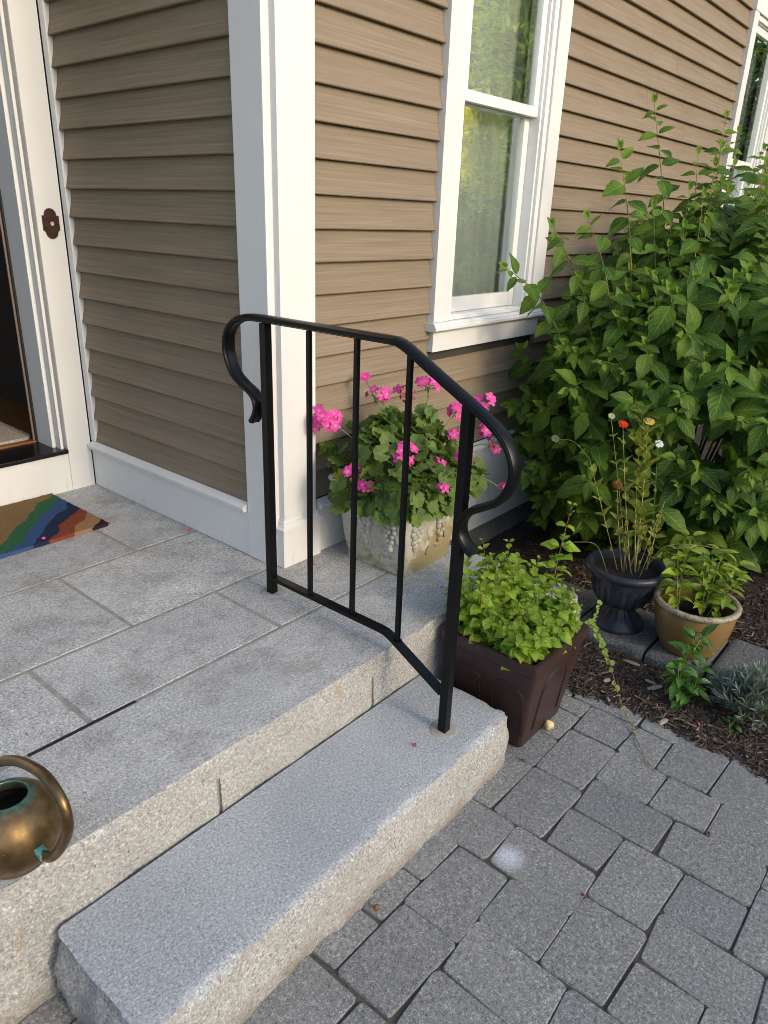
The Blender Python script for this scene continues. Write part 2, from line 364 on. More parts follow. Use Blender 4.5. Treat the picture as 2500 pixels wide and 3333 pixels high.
# ------------------------------------------------------------ mesh builder
WL = {}                                                    # world location of every built object
class MB:
    def __init__(s): s.v = []; s.f = []; s.uv = []; s.has_uv = False
    def add(s, vs, fs, uvs=None):
        b = len(s.v); s.v += [tuple(q) for q in vs]
        s.f += [tuple(i+b for i in f) for f in fs]
        if uvs: s.has_uv = True
        s.uv += list(uvs) if uvs else [(0, 0)]*len(vs)
        return s
    def box(s, x0, x1, y0, y1, z0, z1, bev=0.0):
        bm = bmesh.new()
        vs = [bm.verts.new(q) for q in ((x0, y0, z0), (x1, y0, z0), (x1, y1, z0), (x0, y1, z0), (x0, y0, z1), (x1, y0, z1), (x1, y1, z1), (x0, y1, z1))]
        for f in ((3, 2, 1, 0), (4, 5, 6, 7), (0, 1, 5, 4), (1, 2, 6, 5), (2, 3, 7, 6), (3, 0, 4, 7)): bm.faces.new([vs[i] for i in f])
        if bev: bmesh.ops.bevel(bm, geom=list(bm.edges), offset=bev, segments=2, affect='EDGES', profile=.6)
        return s.from_bm(bm)
    def from_bm(s, bm):
        bm.verts.index_update(); bm.verts.ensure_lookup_table()
        s.add([v.co for v in bm.verts], [[v.index for v in f.verts] for f in bm.faces]); bm.free(); return s
    def prism(s, prof, axis, a0, a1, caps=True):           # prof: pairs in the two other axes (order xyz without axis)
        n = len(prof); vs = []
        for a in (a0, a1):
            for (p, q) in prof:
                vs.append({'x': (a, p, q), 'y': (p, a, q), 'z': (p, q, a)}[axis])
        fs = [(i, (i+1) % n, n+(i+1) % n, n+i) for i in range(n)]
        if caps: fs += [tuple(range(n-1, -1, -1)), tuple(range(n, 2*n))]
        return s.add(vs, fs)
    def tube(s, path, rad, n=8, caps=True):
        path = [Vector(q) for q in path]; N_ = len(path); vs = []
        t0 = (path[1]-path[0]).normalized(); ref = Vector((0, 0, 1)) if abs(t0.z) < .9 else Vector((1, 0, 0))
        u = t0.cross(ref).normalized()
        for i, c in enumerate(path):
            t = (path[min(i+1, N_-1)]-path[max(i-1, 0)]).normalized()
            u = (u-t*u.dot(t)).normalized(); w_ = t.cross(u)
            r = rad(i/(N_-1)) if callable(rad) else rad
            for k in range(n):
                a = 2*math.pi*k/n; vs.append(c+(u*math.cos(a)+w_*math.sin(a))*r)
        fs = [(i*n+k, i*n+(k+1) % n, (i+1)*n+(k+1) % n, (i+1)*n+k) for i in range(N_-1) for k in range(n)]
        if caps: fs += [tuple(range(n-1, -1, -1)), tuple(range((N_-1)*n, N_*n))]
        return s.add(vs, fs)
    def lathe(s, prof, c, n=40, fn=None):                  # prof: (r, z) list
        vs = []; m_ = len(prof)
        for k in range(n):
            a = 2*math.pi*k/n
            for (r, z) in prof:
                rr = fn(r, z, a) if fn else r
                vs.append((c[0]+rr*math.cos(a), c[1]+rr*math.sin(a), c[2]+z))
        fs = [(k*m_+i, ((k+1) % n)*m_+i, ((k+1) % n)*m_+i+1, k*m_+i+1) for k in range(n) for i in range(m_-1)]
        return s.add(vs, fs)
    def ball(s, c, r, sc=(1, 1, 1), seg=8, ring=6):
        vs = [(c[0], c[1], c[2]-r*sc[2])]
        for j in range(1, ring):
            t = math.pi*j/ring
            for k in range(seg):
                a = 2*math.pi*k/seg; vs.append((c[0]+r*sc[0]*math.sin(t)*math.cos(a), c[1]+r*sc[1]*math.sin(t)*math.sin(a), c[2]-r*sc[2]*math.cos(t)))
        vs.append((c[0], c[1], c[2]+r*sc[2])); fs = []
        for k in range(seg):
            fs.append((0, 1+(k+1) % seg, 1+k)); L = 1+(ring-2)*seg
            fs.append((len(vs)-1, L+k, L+(k+1) % seg))
            for j in range(ring-2): fs.append((1+j*seg+k, 1+j*seg+(k+1) % seg, 1+(j+1)*seg+(k+1) % seg, 1+(j+1)*seg+k))
        return s.add(vs, fs)
    def mesh(s, name, smooth=False):
        me = bpy.data.meshes.new(name); me.from_pydata(s.v, [], s.f)
        if s.has_uv:
            ul = me.uv_layers.new(name='UVMap')
            li = [0]*len(me.loops); me.loops.foreach_get('vertex_index', li)
            flat = []
            for i in li: flat += s.uv[i]
            ul.data.foreach_set('uv', flat)
        if smooth: me.polygons.foreach_set('use_smooth', [True]*len(me.polygons))
        me.update(); return me
    def build(s, name, m, parent=None, smooth=False, auto=None, origin=None):
        xs, ys, zs = zip(*s.v)
        c = Vector(origin) if origin else Vector(((min(xs)+max(xs))/2, (min(ys)+max(ys))/2, min(zs)))
        s.v = [(x-c.x, y-c.y, z-c.z) for x, y, z in s.v]
        me = s.mesh(name, smooth or auto is not None)
        me.materials.append(MAT[m])
        if auto is not None:
            me.set_sharp_from_angle(angle=R(auto))
        o = bpy.data.objects.new(name, me); COL.objects.link(o)
        put(o, c, parent); return o
def put(o, c, parent=None):
    c = Vector(c)
    if parent: o.parent = parent; o.location = c-WL[parent.name]
    else: o.location = c
    WL[o.name] = c
def empty(name, loc):
    o = bpy.data.objects.new(name, None); COL.objects.link(o); o.location = loc; o.empty_display_size = .05
    WL[o.name] = Vector(loc); return o
def tag(o, label=None, cat=None, group=None, kind=None):
    if label: o['label'] = label
    if cat: o['category'] = cat
    if group: o['group'] = group
    if kind: o['kind'] = kind
    return o
def inst(name, me, M, parent):                             # shared-mesh piece placed by a world matrix
    o = bpy.data.objects.new(name, me); COL.objects.link(o); o.parent = parent
    o.matrix_local = Matrix.Translation(-WL[parent.name]) @ M
    WL[o.name] = M.translation.copy(); return o
def spline(pts, per=8):
    P = [Vector(q) for q in pts]; P = [P[0]*2-P[1]]+P+[P[-1]*2-P[-2]]; out = []
    for i in range(1, len(P)-2):
        for k in range(per):
            t = k/per; a, b, c, d = P[i-1:i+3]
            out.append(.5*((2*b)+(c-a)*t+(2*a-5*b+4*c-d)*t*t+(3*b-a-3*c+d)*t**3))
    out.append(P[-2]); return out
def U(a, b): return rnd.uniform(a, b)

# ============================================================ LARGE STRUCTURE
def gridbox(mb, x0, x1, y0, y1, z0, z1, res, disp=None, resz=None):
    nx = max(1, round((x1-x0)/res)); ny = max(1, round((y1-y0)/res)); nz = max(1, round((z1-z0)/(resz or res)))
    ids = {}; vs = []; fs = []
    def vid(i, j, k):
        if (i, j, k) not in ids:
            q = Vector((x0+(x1-x0)*i/nx, y0+(y1-y0)*j/ny, z0+(z1-z0)*k/nz))
            if disp: q = disp(q, i == 0, i == nx, j == 0, j == ny, k == 0, k == nz)
            ids[i, j, k] = len(vs); vs.append(q)
        return ids[i, j, k]
    for i in range(nx):
        for j in range(ny):
            fs.append((vid(i, j, nz), vid(i+1, j, nz), vid(i+1, j+1, nz), vid(i, j+1, nz)))
            fs.append((vid(i, j+1, 0), vid(i+1, j+1, 0), vid(i+1, j, 0), vid(i, j, 0)))
    for i in range(nx):
        for k in range(nz):
            fs.append((vid(i, 0, k), vid(i+1, 0, k), vid(i+1, 0, k+1), vid(i, 0, k+1)))
            fs.append((vid(i+1, ny, k), vid(i, ny, k), vid(i, ny, k+1), vid(i+1, ny, k+1)))
    for j in range(ny):
        for k in range(nz):
            fs.append((vid(0, j+1, k), vid(0, j, k), vid(0, j, k+1), vid(0, j+1, k+1)))
            fs.append((vid(nx, j, k), vid(nx, j+1, k), vid(nx, j+1, k+1), vid(nx, j, k+1)))
    mb.add(vs, fs); return mb
def fract(q, s, o=4): return noise.fractal(Vector(q)*s, 1.0, 2.1, o)
def two_mat(o, m2, test):                                  # second material on the faces that pass the test
    o.data.materials.append(MAT[m2])
    for p_ in o.data.polygons:
        if test(p_): p_.material_index = 1

# ---- ground
g = MB().add([(-60, -60, -.47), (60, -60, -.47), (60, 60, -.47), (-60, 60, -.47)], [(0, 1, 2, 3)]).build('lawn', 'lawn'); tag(g, kind='structure')

# ---- patio and pavers
PZ = -.36
patio = MB().add([(-3.2, -3.4, PZ-.0055), (.75, -3.4, PZ-.0055), (.75, -.55, PZ-.0055), (-3.2, -.55, PZ-.0055)], [(0, 1, 2, 3)]).build('patio', 'joint_sand'); tag(patio, kind='structure')
gx = lambda k: .018+.081*k
gy = lambda m_: -1.018-.082*m_
fixed = [(1, 4, 0, 2), (-2, 1, 0, 2), (-2, 1, -2, 0), (-4, -2, -1, 1), (2, 4, 2, 4), (0, 2, 2, 5), (-2, 0, 2, 4), (-4, -2, 1, 4), (-7, -4, 0, 2), (-6, -4, 2, 4), (-3, 0, 4, 6), (-6, -3, 4, 6),
         (-2, 0, 6, 8), (0, 2, 5, 8), (2, 4, 4, 6), (4, 7, 3.5, 5.5), (4, 6, 0, 2), (4, 6, 2, 3.5), (-8, -6, 2, 5), (-10, -7, 0, 2), (4, 7, 5.5, 7.5), (2, 4, 6, 8), (-6, -4, 6, 8), (-4, -2, 6, 9), (-2, 1, 8, 10),
         (-6, -4, -2, 0), (-8, -6, -2, 0), (-10, -8, -2, 0), (-13, -10, -1, 1), (1, 3, -2, 0), (3, 5, -2, 0), (1, 3, 8, 10), (-12, -10, 1, 3), (6, 8, 2, 3.5)]
occ = {}
def mark(a, b, c, d, t):
    for i in range(a, b):
        for j in range(math.floor(c), math.ceil(d)): occ[i, j] = t
for t, q in enumerate(fixed): mark(*q, t)
pieces = list(fixed)
for j in range(-6, 30):
    for i in range(-40, 9):
        if (i, j) in occ: continue
        opts = [(2, 3), (3, 2), (2, 2), (2, 2), (1, 2), (2, 1), (1, 1)]
        h = opts[:2]; rnd.shuffle(h); opts = h+opts[2:]
        if rnd.random() < .5: opts = [opts[2]]+opts
        for (a, b) in opts:
            if all((i+x, j+y) not in occ for x in range(a) for y in range(b)):
                mark(i, i+a, j, j+b, 99); pieces.append((i, i+a, j, j+b)); break
pav_mesh = {}
def paver_mesh(w_, h_, var):
    key = (round(w_, 3), round(h_, 3), var)
    if key in pav_mesh: return pav_mesh[key]
    r_ = random.Random(hash(key) % 9999); g_ = .0016; a, b = w_/2-g_, h_/2-g_; out = []
    rc = .013
    for cx_, cy_, a0 in ((a-rc, b-rc, 0), (-a+rc, b-rc, 90), (-a+rc, -b+rc, 180), (a-rc, -b+rc, 270)):
        rr = rc*r_.uniform(.5, 1.5)
        for k in range(4):
            t = R(a0+30*k); out.append((cx_+rr*math.cos(t)+r_.uniform(-.0015, .0015), cy_+rr*math.sin(t)+r_.uniform(-.0015, .0015)))
    n = len(out); mb = MB(); vs = []
    for z, k in ((-.05, 1.0), (-.006, 1.0), (-.0022, .990), (0, .974)):
        vs += [(x*k, y*k, z+r_.uniform(-.0006, .0006)) for x, y in out]
    vs.append((0, 0, .0012))
    fs = [(l*n+i, l*n+(i+1) % n, (l+1)*n+(i+1) % n, (l+1)*n+i) for l in range(3) for i in range(n)]
    fs += [(3*n+i, 3*n+(i+1) % n, 4*n) for i in range(n)]
    mb.add(vs, fs); me = mb.mesh('paver'); me.materials.append(MAT['paver']); pav_mesh[key] = me; return me
for (a, b, c, d) in pieces:
    x0, x1, y1, y0 = gx(a), gx(b), gy(c), gy(d)
    cx_, cy_ = (x0+x1)/2, (y0+y1)/2
    if cx_ > .72 or y0 > -.60 or cx_ < -3.0: continue
    if -1.10 < cx_ < .02 and y0 > -.93: continue
    y1 = min(y1, -.60)
    me = paver_mesh(x1-x0, y1-y0, rnd.randrange(3))
    M_ = Matrix.Translation((cx_, (y0+y1)/2, PZ+U(-.0022, .0022))) @ Matrix.Rotation(R(U(-.5, .5)), 4, 'Z') @ Matrix.Rotation(R(U(-.35, .35)), 4, 'X') @ Matrix.Rotation(R(U(-.35, .35)), 4, 'Y')
    inst('paver', me, M_, patio)

# ---- landing: mortar core, slabs, rock-faced front
core = MB().box(-2.3, .585, -.5985, 1.30, -.40, -.0022).build('landing', 'mortar')
tag(core, 'grey granite landing of mortared slabs in front of the open door', 'landing')
def slab(x0, x1, y0, y1):
    gp = .0070
    o = MB().box(x0+gp, x1-gp, y0+gp, y1-gp, -.06, U(-.0012, .0008), .0018).build('slab', 'granite_landing', core)
    return o
def front_disp(q, x0, x1, y0, y1, z0, z1, amp=.011, top=.006):
    r = q.copy(); n1 = fract(q, 9); n2 = fract(q+Vector((7, 3, 1)), 34, 3)
    if y0:
        if z1: r.y += n1*top*.5+n2*.003; r.z -= abs(n2)*.003
        else: r.y -= .004+(n1*.8+n2*.35)*amp
    return r
front = MB()
gridbox(front, -1.62, .60, -.612, -.296, -.068, 0, .022, lambda q, *a: front_disp(q, *a, amp=.009), .014)
fo = front.build('slab', 'granite_landing', core, auto=50); two_mat(fo, 'granite_face', lambda p_: p_.normal.z < .6)
front = MB(); gridbox(front, -2.3, -1.632, -.612, -.296, -.068, 0, .022, lambda q, *a: front_disp(q, *a, amp=.009), .014)
fo = front.build('slab', 'granite_landing', core, auto=50); two_mat(fo, 'granite_face', lambda p_: p_.normal.z < .6)
for a, b in ((-1.52, -.915), (-.915, -.278), (-.278, .60)): slab(a, b, -.288, .046)
slab(-2.2, -1.52, -.288, .046)
for a, b in ((-2.2, -1.25), (-1.25, -.590), (-.590, -.002)): slab(a, b, .046, .512)
for a, b in ((-2.2, -.95), (-.95, -.285), (-.285, -.002)): slab(a, b, .512, 1.295)
for a, b in ((-2.3, -1.42), (-1.42, -.779), (-.767, -.206), (-.194, .60)):
    rb = MB(); gridbox(rb, a, b, -.602, -.56, -.40, -.072, .02, lambda q, *a_: front_disp(q, *a_, amp=.008, top=.002), .016)
    rb.build('riser_block', 'granite_face', core, auto=55)
MB().box(-1.075, -.79, -.2945, -.2825, -.03, -.0012).build('joint_shade_strip', 'weatherstrip', core)  # solid dark strip painted in for the shade inside an open gap
# ---- lower step: one rock-faced block with a flat sawn top
def step_disp(q, x0, x1, y0, y1, z0, z1):
    r = q.copy(); n1 = fract(q, 8); n2 = fract(q+Vector((3, 9, 4)), 30, 3)
    k = (q.z+.40)/.22; bul = math.sin(max(0, min(1, k))*math.pi)
    if y0: r.y += (n1*.004+n2*.004) if z1 else -(.004+.010*bul+n1*.010+n2*.005)
    if x1: r.x += (n1*.004+n2*.003-.002) if z1 else (.004+.022*bul+n1*.012+n2*.005)
    if x0: r.x += (n1*.006+n2*.005) if z1 else (.012-.03*bul+n1*.016+n2*.008)
    if y1 and not z1: r.y -= .003
    if z1 and (y0 or x0 or x1): r.z -= abs(n2)*.005+.002
    if x1 and y0: r += Vector((-.010, .010, 0))
    if x0 and y0: r += Vector((.006, .006, 0))
    if x0 and y1: r += Vector((.004, -.004, 0))
    return r
st = MB(); gridbox(st, -1.205, .054, -.938, -.617, -.40, -.178, .016, step_disp, .018)
step = st.build('granite_step', 'granite_tread', auto=50); two_mat(step, 'granite_face', lambda p_: p_.normal.z < .6)
tag(step, 'long rock-faced granite step below the landing', 'step')

# ---- garden bed
def mulch_z(x, y):
    edge = .545+.03*math.sin(y*9)+.035*fract((x*0, y, 2), 5, 2)
    if y > -.96: edge += min(.06, (y+.96)*.5)
    t = (x-edge)/.05
    base = -.352+.010*fract((x, y, 0), 7)+.006*fract((x, y, 5), 30)
    if x > 1.18: base += .025*min(1, (x-1.18)/.1)-.055*max(0, min(1, (y+.5)/.45))
    if t < 0: return -.40
    if t < 1: return -.362*(1-t)+base*t if t > .02 else -.375
    return base
vs = []; fs = []; nx_, ny_ = 130, 96
for j in range(ny_+1):
    for i in range(nx_+1):
        x = .40+(i/nx_)**1.5*4.6; y = -2.9+(j/ny_)*2.98; vs.append((x, y, mulch_z(x, y)))
for j in range(ny_):
    for i in range(nx_): a = j*(nx_+1)+i; fs.append((a, a+1, a+nx_+2, a+nx_+1))
mb = MB().add(vs, fs).build('mulch_bed', 'mulch', smooth=True); tag(mb, kind='structure')
chips = MB()
for _ in range(15000):
    if rnd.random() < .6: x = .50+U(0, 1)**1.2*.85; y = U(-1.75, -.55)
    else: x = U(1.1, 3.0); y = U(-1.6, .0)
    if .89 < x < 1.20 and y < -.66: continue
    z = mulch_z(x, y)
    if z < -.37: continue
    L_, W_ = U(.006, .026), U(.0015, .0055); a = U(0, 6.3); tl_ = U(-.35, .35)
    d = Vector((math.cos(a)*math.cos(tl_), math.sin(a)*math.cos(tl_), math.sin(tl_)))*L_; e = Vector((-math.sin(a), math.cos(a), U(-.4, .4)))*W_
    c = Vector((x, y, z+U(.001, .006))); h = Vector((0, 0, W_*.7)); uvr = (rnd.random(), rnd.random())
    chips.add([c-d-e*.6, c+d-e, c+d*.9+e, c-d+e*.5, c-d*.9+h, c+d*.8+h], [(0, 1, 5, 4), (2, 3, 4, 5), (1, 2, 5), (3, 0, 4)], [uvr]*6)
tag(chips.build('mulch_chips', 'mulch_chip'), 'dark shredded bark mulch covering the garden bed', 'mulch', kind='stuff')
# edging blocks along the bed
edg = empty('garden_edging', (1.05, -1.1, -.36)); tag(edg, 'low row of rough grey concrete blocks edging the garden bed', 'edging')
def edge_disp(q, x0, x1, y0, y1, z0, z1):
    r = q.copy(); n1 = fract(q, 14); n2 = fract(q+Vector((2, 5, 9)), 48, 3)
    if x0: r.x += (n2*.004+.004) if z1 else -(.006+n1*.007+n2*.006)
    if z1: r.z += n2*.0015-(.006 if (x0 or y0 or y1) else 0)
    if y0: r.y += .003+.002*n2
    if y1: r.y -= .003+.002*n2
    return r
for y0, y1, dz, dx in ((-1.04, -.745, 0, .0), (-1.262, -1.046, -.002, .012), (-1.58, -1.268, .002, .03), (-1.90, -1.586, 0, .035), (-.74, -.50, -.004, .01), (-2.22, -1.906, .001, .045), (-2.54, -2.226, -.002, .05), (-2.86, -2.546, 0, .06)):
    b = MB(); gridbox(b, .885+dx, 1.20+dx, y0, y1, -.42, -.305+dz, .016, edge_disp, .018)
    b.build('edging_block', 'edging', edg, auto=45)
# rough stone beside the landing
sb = MB(); gridbox(sb, .615, .90, -.75, -.42, -.40, -.17, .02, step_disp, .02)
tag(sb.build('rough_stone', 'granite_landing', auto=50), 'rough grey stone block beside the landing end, behind the mint', 'stone')

# ---- house
house = empty('house', (1.5, .6, -.36)); tag(house, 'tan clapboard house with white trim, corner pilaster and sash windows', 'house')
C0 = .215; CE = .1046; TOPZ = 3.35
w1 = MB().box(.019, .10, .05, 1.36, -.40, TOPZ).build('wall', 'interior', house)
W2B = MB()
for a in ((.10, .93, -.3, TOPZ), (.93, 1.66, -.3, .80), (.93, 1.66, 2.52, TOPZ), (1.66, 4.23, -.3, TOPZ), (4.23, 4.96, -.3, .80), (4.23, 4.96, 2.52, TOPZ), (4.96, 7.5, -.3, TOPZ)):
    W2B.box(a[0], a[1], .059, .14, a[2], a[3])
w2 = W2B.build('wall', 'interior', house)
def board(axis, a0, a1, z0, parent, sgn_face):
    zt = z0+CE
    pr = [(-.007, .0035), (-.005, .0006), (-.002, 0), (.016, .002), (.0185, CE+.008), (.0145, CE+.008), (.0135, CE-.001), (.0065, CE*.5)]
    if axis == 'y': prof = [(sgn_face+o, z0+h) for o, h in pr]; mb_ = MB().prism(prof, 'y', a0, a1)
    else: prof = [(sgn_face+o, z0+h) for o, h in pr]; mb_ = MB().prism(prof, 'x', a0, a1)
    return mb_.build('clapboard', 'clapboard', parent)
for k in range(30):
    z0 = C0+CE*k
    board('y', .177, 1.2365, z0, w1, 0.0+U(-.0006, .0006))
    spans = [(.173, .852), (1.734, 4.154), (5.036, 7.4)]
    if z0+CE < .70: spans = [(.173, 2.9), (2.904, 7.4)]
    elif z0 > 2.66: spans = [(.173, 4.0), (4.004, 7.4)]
    elif z0 < .70: spans = [(.173, .857), (1.731, 4.158), (5.033, 7.4)]
    for a, b in spans:
        if b-a > 2.0: mid_ = a+(b-a)*U(.3, .7); board('x', a, mid_, z0, w2, .040+U(-.0005, .0005)); board('x', mid_+.002, b, z0, w2, .0404)
        else: board('x', a, b, z0, w2, .040+U(-.0005, .0005))
# trim at the corner
MB().box(-.0155, .07, .037, .1765, .001, TOPZ, .0012).build('corner_board', 'trim', house)
pil = MB().box(.0155, .172, .012, .06, .186, TOPZ, .0012).build('pilaster', 'trim', house)
MB().box(0, .187, 0, .0365, .001, .1435, .002).build('base', 'trim', pil)
mld = MB()
prof = [(-.004, .1445), (-.004, .152), (.003, .158), (.007, .166), (.008, .174), (.0125, .181), (.0125, .1865), (.0365, .1865), (.0365, .1445)]
mx0, mx1 = -.004, .191
def inset(o): return o+.004
ring = []
for (o, z) in prof[:7]:
    ring.append(((mx0+inset(o), o, z), (mx1-inset(o), o, z), (mx1-inset(o), .0365, z), (mx0+inset(o), .0365, z)))
vs = [q for r_ in ring for q in r_]; fs = []
for l in range(6):
    for i in range(3): fs.append((l*4+i, l*4+i+1, (l+1)*4+i+1, (l+1)*4+i))
    fs.append((l*4+3, l*4, (l+1)*4, (l+1)*4+3))
fs += [(3, 2, 1, 0), (24, 25, 26, 27)]
mld.add(vs, fs).build('moulding', 'trim', pil)
# water tables
def cap(axis, face, a0, a1, parent):
    pr = [(.0, .178), (-.016, .178), (-.020, .181), (-.020, .186), (-.0235, .190), (-.0235, .197), (.004, .2125), (.012, .2125), (.012, .178)]
    MB().prism([(face+o, z) for o, z in pr], axis, a0, a1).build('drip_cap', 'trim', parent)
wt = MB().box(-.0125, .05, .1775, 1.2735, .001, .1775, .001).build('water_table', 'trim', house)
cap('y', -.0125, .181, 1.268, wt)
wt2 = MB().box(.1735, 7.4, .020, .058, -.247, .1775, .001).build('water_table', 'trim', house)
cap('x', .020, .188, 7.4, wt2)
MB().box(.02, 7.4, .045, .13, -.6, -.249).build('foundation', 'foundation', house)
MB().box(-.012, .03, 1.2375, 1.2735, .2135, TOPZ, .002).build('corner_strip', 'trim', house)
# door wall
dw = MB().box(-.1245, -.0165, 1.274, 1.33, .001, 2.42, .0015).build('door_frame', 'trim', house)
MB().box(-2.5, -.0165, 1.33, 1.40, 2.35, TOPZ).build('wall', 'trim', house)
MB().box(-2.5, -1.16, 1.29, 1.40, .0, 2.35).build('wall', 'trim', house)
MB().box(-1.16, -.0165, 1.272, 1.329, 2.425, 2.56, .0015).build('casing', 'trim', dw)
MB().box(-1.30, -1.165, 1.270, 1.2895, .001, 2.42, .0015).build('casing', 'trim', dw)
MB().box(-.137, -.1252, 1.318, 1.33, .196, 2.42, .001).build('jamb_stop', 'trim', dw)
MB().box(-.150, -.1375, 1.285, 1.32, .196, 2.42, .001).build('jamb_stop', 'trim', dw)
MB().box(-.165, -.1255, 1.3305, 1.462, .196, 2.42, .001).build('jamb', 'trim', dw)
MB().box(-.172, -.150, 1.4625, 1.476, .196, 2.42).build('weatherstrip', 'weatherstrip', dw)
MB().box(-.180, -.1475, 1.4765, 1.482, .196, 2.42).build('weatherstrip', 'jamb_metal', dw)
MB().box(-1.164, -.1255, 1.2755, 1.30, .001, .1765, .001).build('kick_board', 'trim', dw)
MB().box(-1.164, -.127, 1.262, 1.466, .1775, .196, .004).build('threshold', 'black_sill', dw)
MB().box(-1.164, -.127, 1.4665, 1.50, .180, .204, .004).build('threshold', 'hall_wood', dw)
MB().box(-2.6, -.017, .30, 1.269, 3.05, 3.12).build('entry_shade_ceiling', 'trim', house)  # unseen ceiling, added to cut sky light on the return wall
# shell of the house: roof deck and rooms behind
MB().box(-2.6, 7.6, .02, 6.5, TOPZ+.002, TOPZ+.10).build('roof', 'interior', house)
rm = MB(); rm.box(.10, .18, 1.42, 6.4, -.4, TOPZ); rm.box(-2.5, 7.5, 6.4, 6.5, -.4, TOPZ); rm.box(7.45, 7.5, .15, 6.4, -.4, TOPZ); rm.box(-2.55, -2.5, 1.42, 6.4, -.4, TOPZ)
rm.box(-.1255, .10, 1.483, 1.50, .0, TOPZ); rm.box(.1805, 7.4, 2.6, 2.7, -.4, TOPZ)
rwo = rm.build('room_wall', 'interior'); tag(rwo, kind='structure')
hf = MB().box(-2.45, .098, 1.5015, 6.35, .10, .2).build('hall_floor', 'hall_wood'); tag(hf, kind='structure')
rf = MB().box(.185, 7.4, .15, 2.58, -.05, .02).build('room_floor', 'hall_wood'); tag(rf, kind='structure')

def rounded_rect(x0, x1, y0, y1, r, n=5):
    out = []
    for cx_, cy_, a0 in ((x1-r, y1-r, 0), (x0+r, y1-r, 90), (x0+r, y0+r, 180), (x1-r, y0+r, 270)):
        for k in range(n+1): t = R(a0+90*k/n); out.append((cx_+r*math.cos(t), cy_+r*math.sin(t)))
    return out
rg = MB().prism(rounded_rect(-1.05, -.16, 1.512, 1.98, .05), 'z', .2, .212).build('rug', 'rug_wool'); tag(rg, 'beige shaggy rug just inside the open door', 'rug')
rg = MB().prism(rounded_rect(-.9, .09, 2.75, 4.4, .02), 'z', .2, .208).build('rug', 'rug_pattern'); tag(rg, 'dark patterned rug deeper in the hall', 'rug')

# ---- windows
def window(x0, which):
    W = MB()
    W.box(x0, x0+.0995, .018, .058, .8065, 2.515, .001); W.box(x0+.7805, x0+.88, .018, .058, .8065, 2.515, .001)
    W.box(x0-.002, x0+.882, .014, .058, 2.516, 2.63, .001)
    win = W.build('window', 'trim', house)
    pr = [(.058, .772), (-.004, .772), (-.010, .777), (-.010, .787), (-.004, .793), (-.004, .798), (.004, .8055), (.058, .8055)]
    MB().prism(pr, 'x', x0-.020, x0+.905).build('sill', 'trim', win)
    MB().box(x0+.004, x0+.876, .019, .056, .686, .7715, .001).build('apron', 'trim', win)
    def ringbox(mb_, xa, xb, za, zb, ya, yb, wl, wr, wb, wt_):
        mb_.box(xa, xa+wl, ya, yb, za, zb, .0015); mb_.box(xb-wr, xb, ya, yb, za, zb, .0015)
        mb_.box(xa+wl+.0005, xb-wr-.0005, ya+.001, yb-.001, za, za+wb, .0015); mb_.box(xa+wl+.0005, xb-wr-.0005, ya+.001, yb-.001, zb-wt_, zb, .0015); return mb_
    fr = ringbox(MB(), x0+.100, x0+.780, .807, 2.514, .028, .059, .032, .032, .012, .03).build('frame', 'vinyl', win)
    ringbox(MB(), x0+.132, x0+.748, .814, 2.49, .042, .135, .014, .014, .010, .012).build('frame', 'vinyl', win)
    ringbox(MB(), x0+.1465, x0+.7335, 1.627, 2.477, .056, .086, .040, .040, .040, .045).build('sash', 'vinyl', win)
    ringbox(MB(), x0+.1465, x0+.7335, .826, 1.66, .092, .122, .042, .042, .062, .036).build('sash', 'vinyl', win)
    MB().box(x0+.186, x0+.694, .069, .072, 1.666, 2.433).build('pane', 'glass', win)
    MB().box(x0+.188, x0+.692, .106, .109, .887, 1.6245).build('pane', 'glass', win)
    for (xa, xb, ph, nm) in ((x0+.10, x0+.40, 0, 'left'), (x0+.37, x0+.80, 2, 'right')):
        mb_ = MB(); n = 60; vs = []; yy = .175+(.012 if nm == 'left' else 0)
        for i in range(n+1):
            t = i/n; x = xa+(xb-xa)*t
            y = yy+.012*math.sin(t*22+ph)+.006*math.sin(t*51+ph)
            vs += [(x+.02*math.sin(t*5), y, .87), (x, y+.004*math.sin(t*40), 1.7), (x, y, 2.5)]
        fs = []
        for i in range(n):
            for k in range(2): fs.append((i*3+k, i*3+3+k, i*3+4+k, i*3+1+k))
        o = mb_.add(vs, fs).build('curtain', 'curtain', smooth=True)
        tag(o, f'pale sheer {nm} curtain panel behind the {which} window', 'curtain')
window(.853, 'nearer'); window(4.155, 'farther')

# ---- doorbell
db = empty('doorbell', (-.07, 1.274, 1.072)); tag(db, 'dark bronze doorbell with a pale button on the door casing', 'doorbell')
def plate(sc, y0, y1, nm, m_, par):
    pts = []
    for a0, a1, cz, sg in ((0, 180, 1.163, 1), (180, 360, 1.097, -1)):
        if sg > 0: pts += [(.034*sc, 1.105), (.034*sc, 1.160), (.026*sc, 1.160)]
        else: pts += [(-.034*sc, 1.160), (-.034*sc, 1.105), (-.026*sc, 1.100)]
        for k in range(9):
            t = R(a0+(a1-a0)*k/8); pts.append((.0245*sc*math.cos(t), cz+.0245*sc*math.sin(t)))
        if sg > 0: pts += [(-.026*sc, 1.160)]
        else: pts += [(.026*sc, 1.100)]
    MB().prism([(-.07+x, 1.13+(z-1.13)*sc) for x, z in pts], 'y', y0, y1).build(nm, m_, par)
plate(1.0, 1.268, 1.2735, 'plate', 'bell_bronze', db); plate(.86, 1.2655, 1.2679, 'plate', 'bell_bronze', db)
def disc(c, r, y0, y1, n=20): return MB().prism([(c[0]+r*math.cos(2*math.pi*k/n), c[1]+r*math.sin(2*math.pi*k/n)) for k in range(n)], 'y', y0, y1)
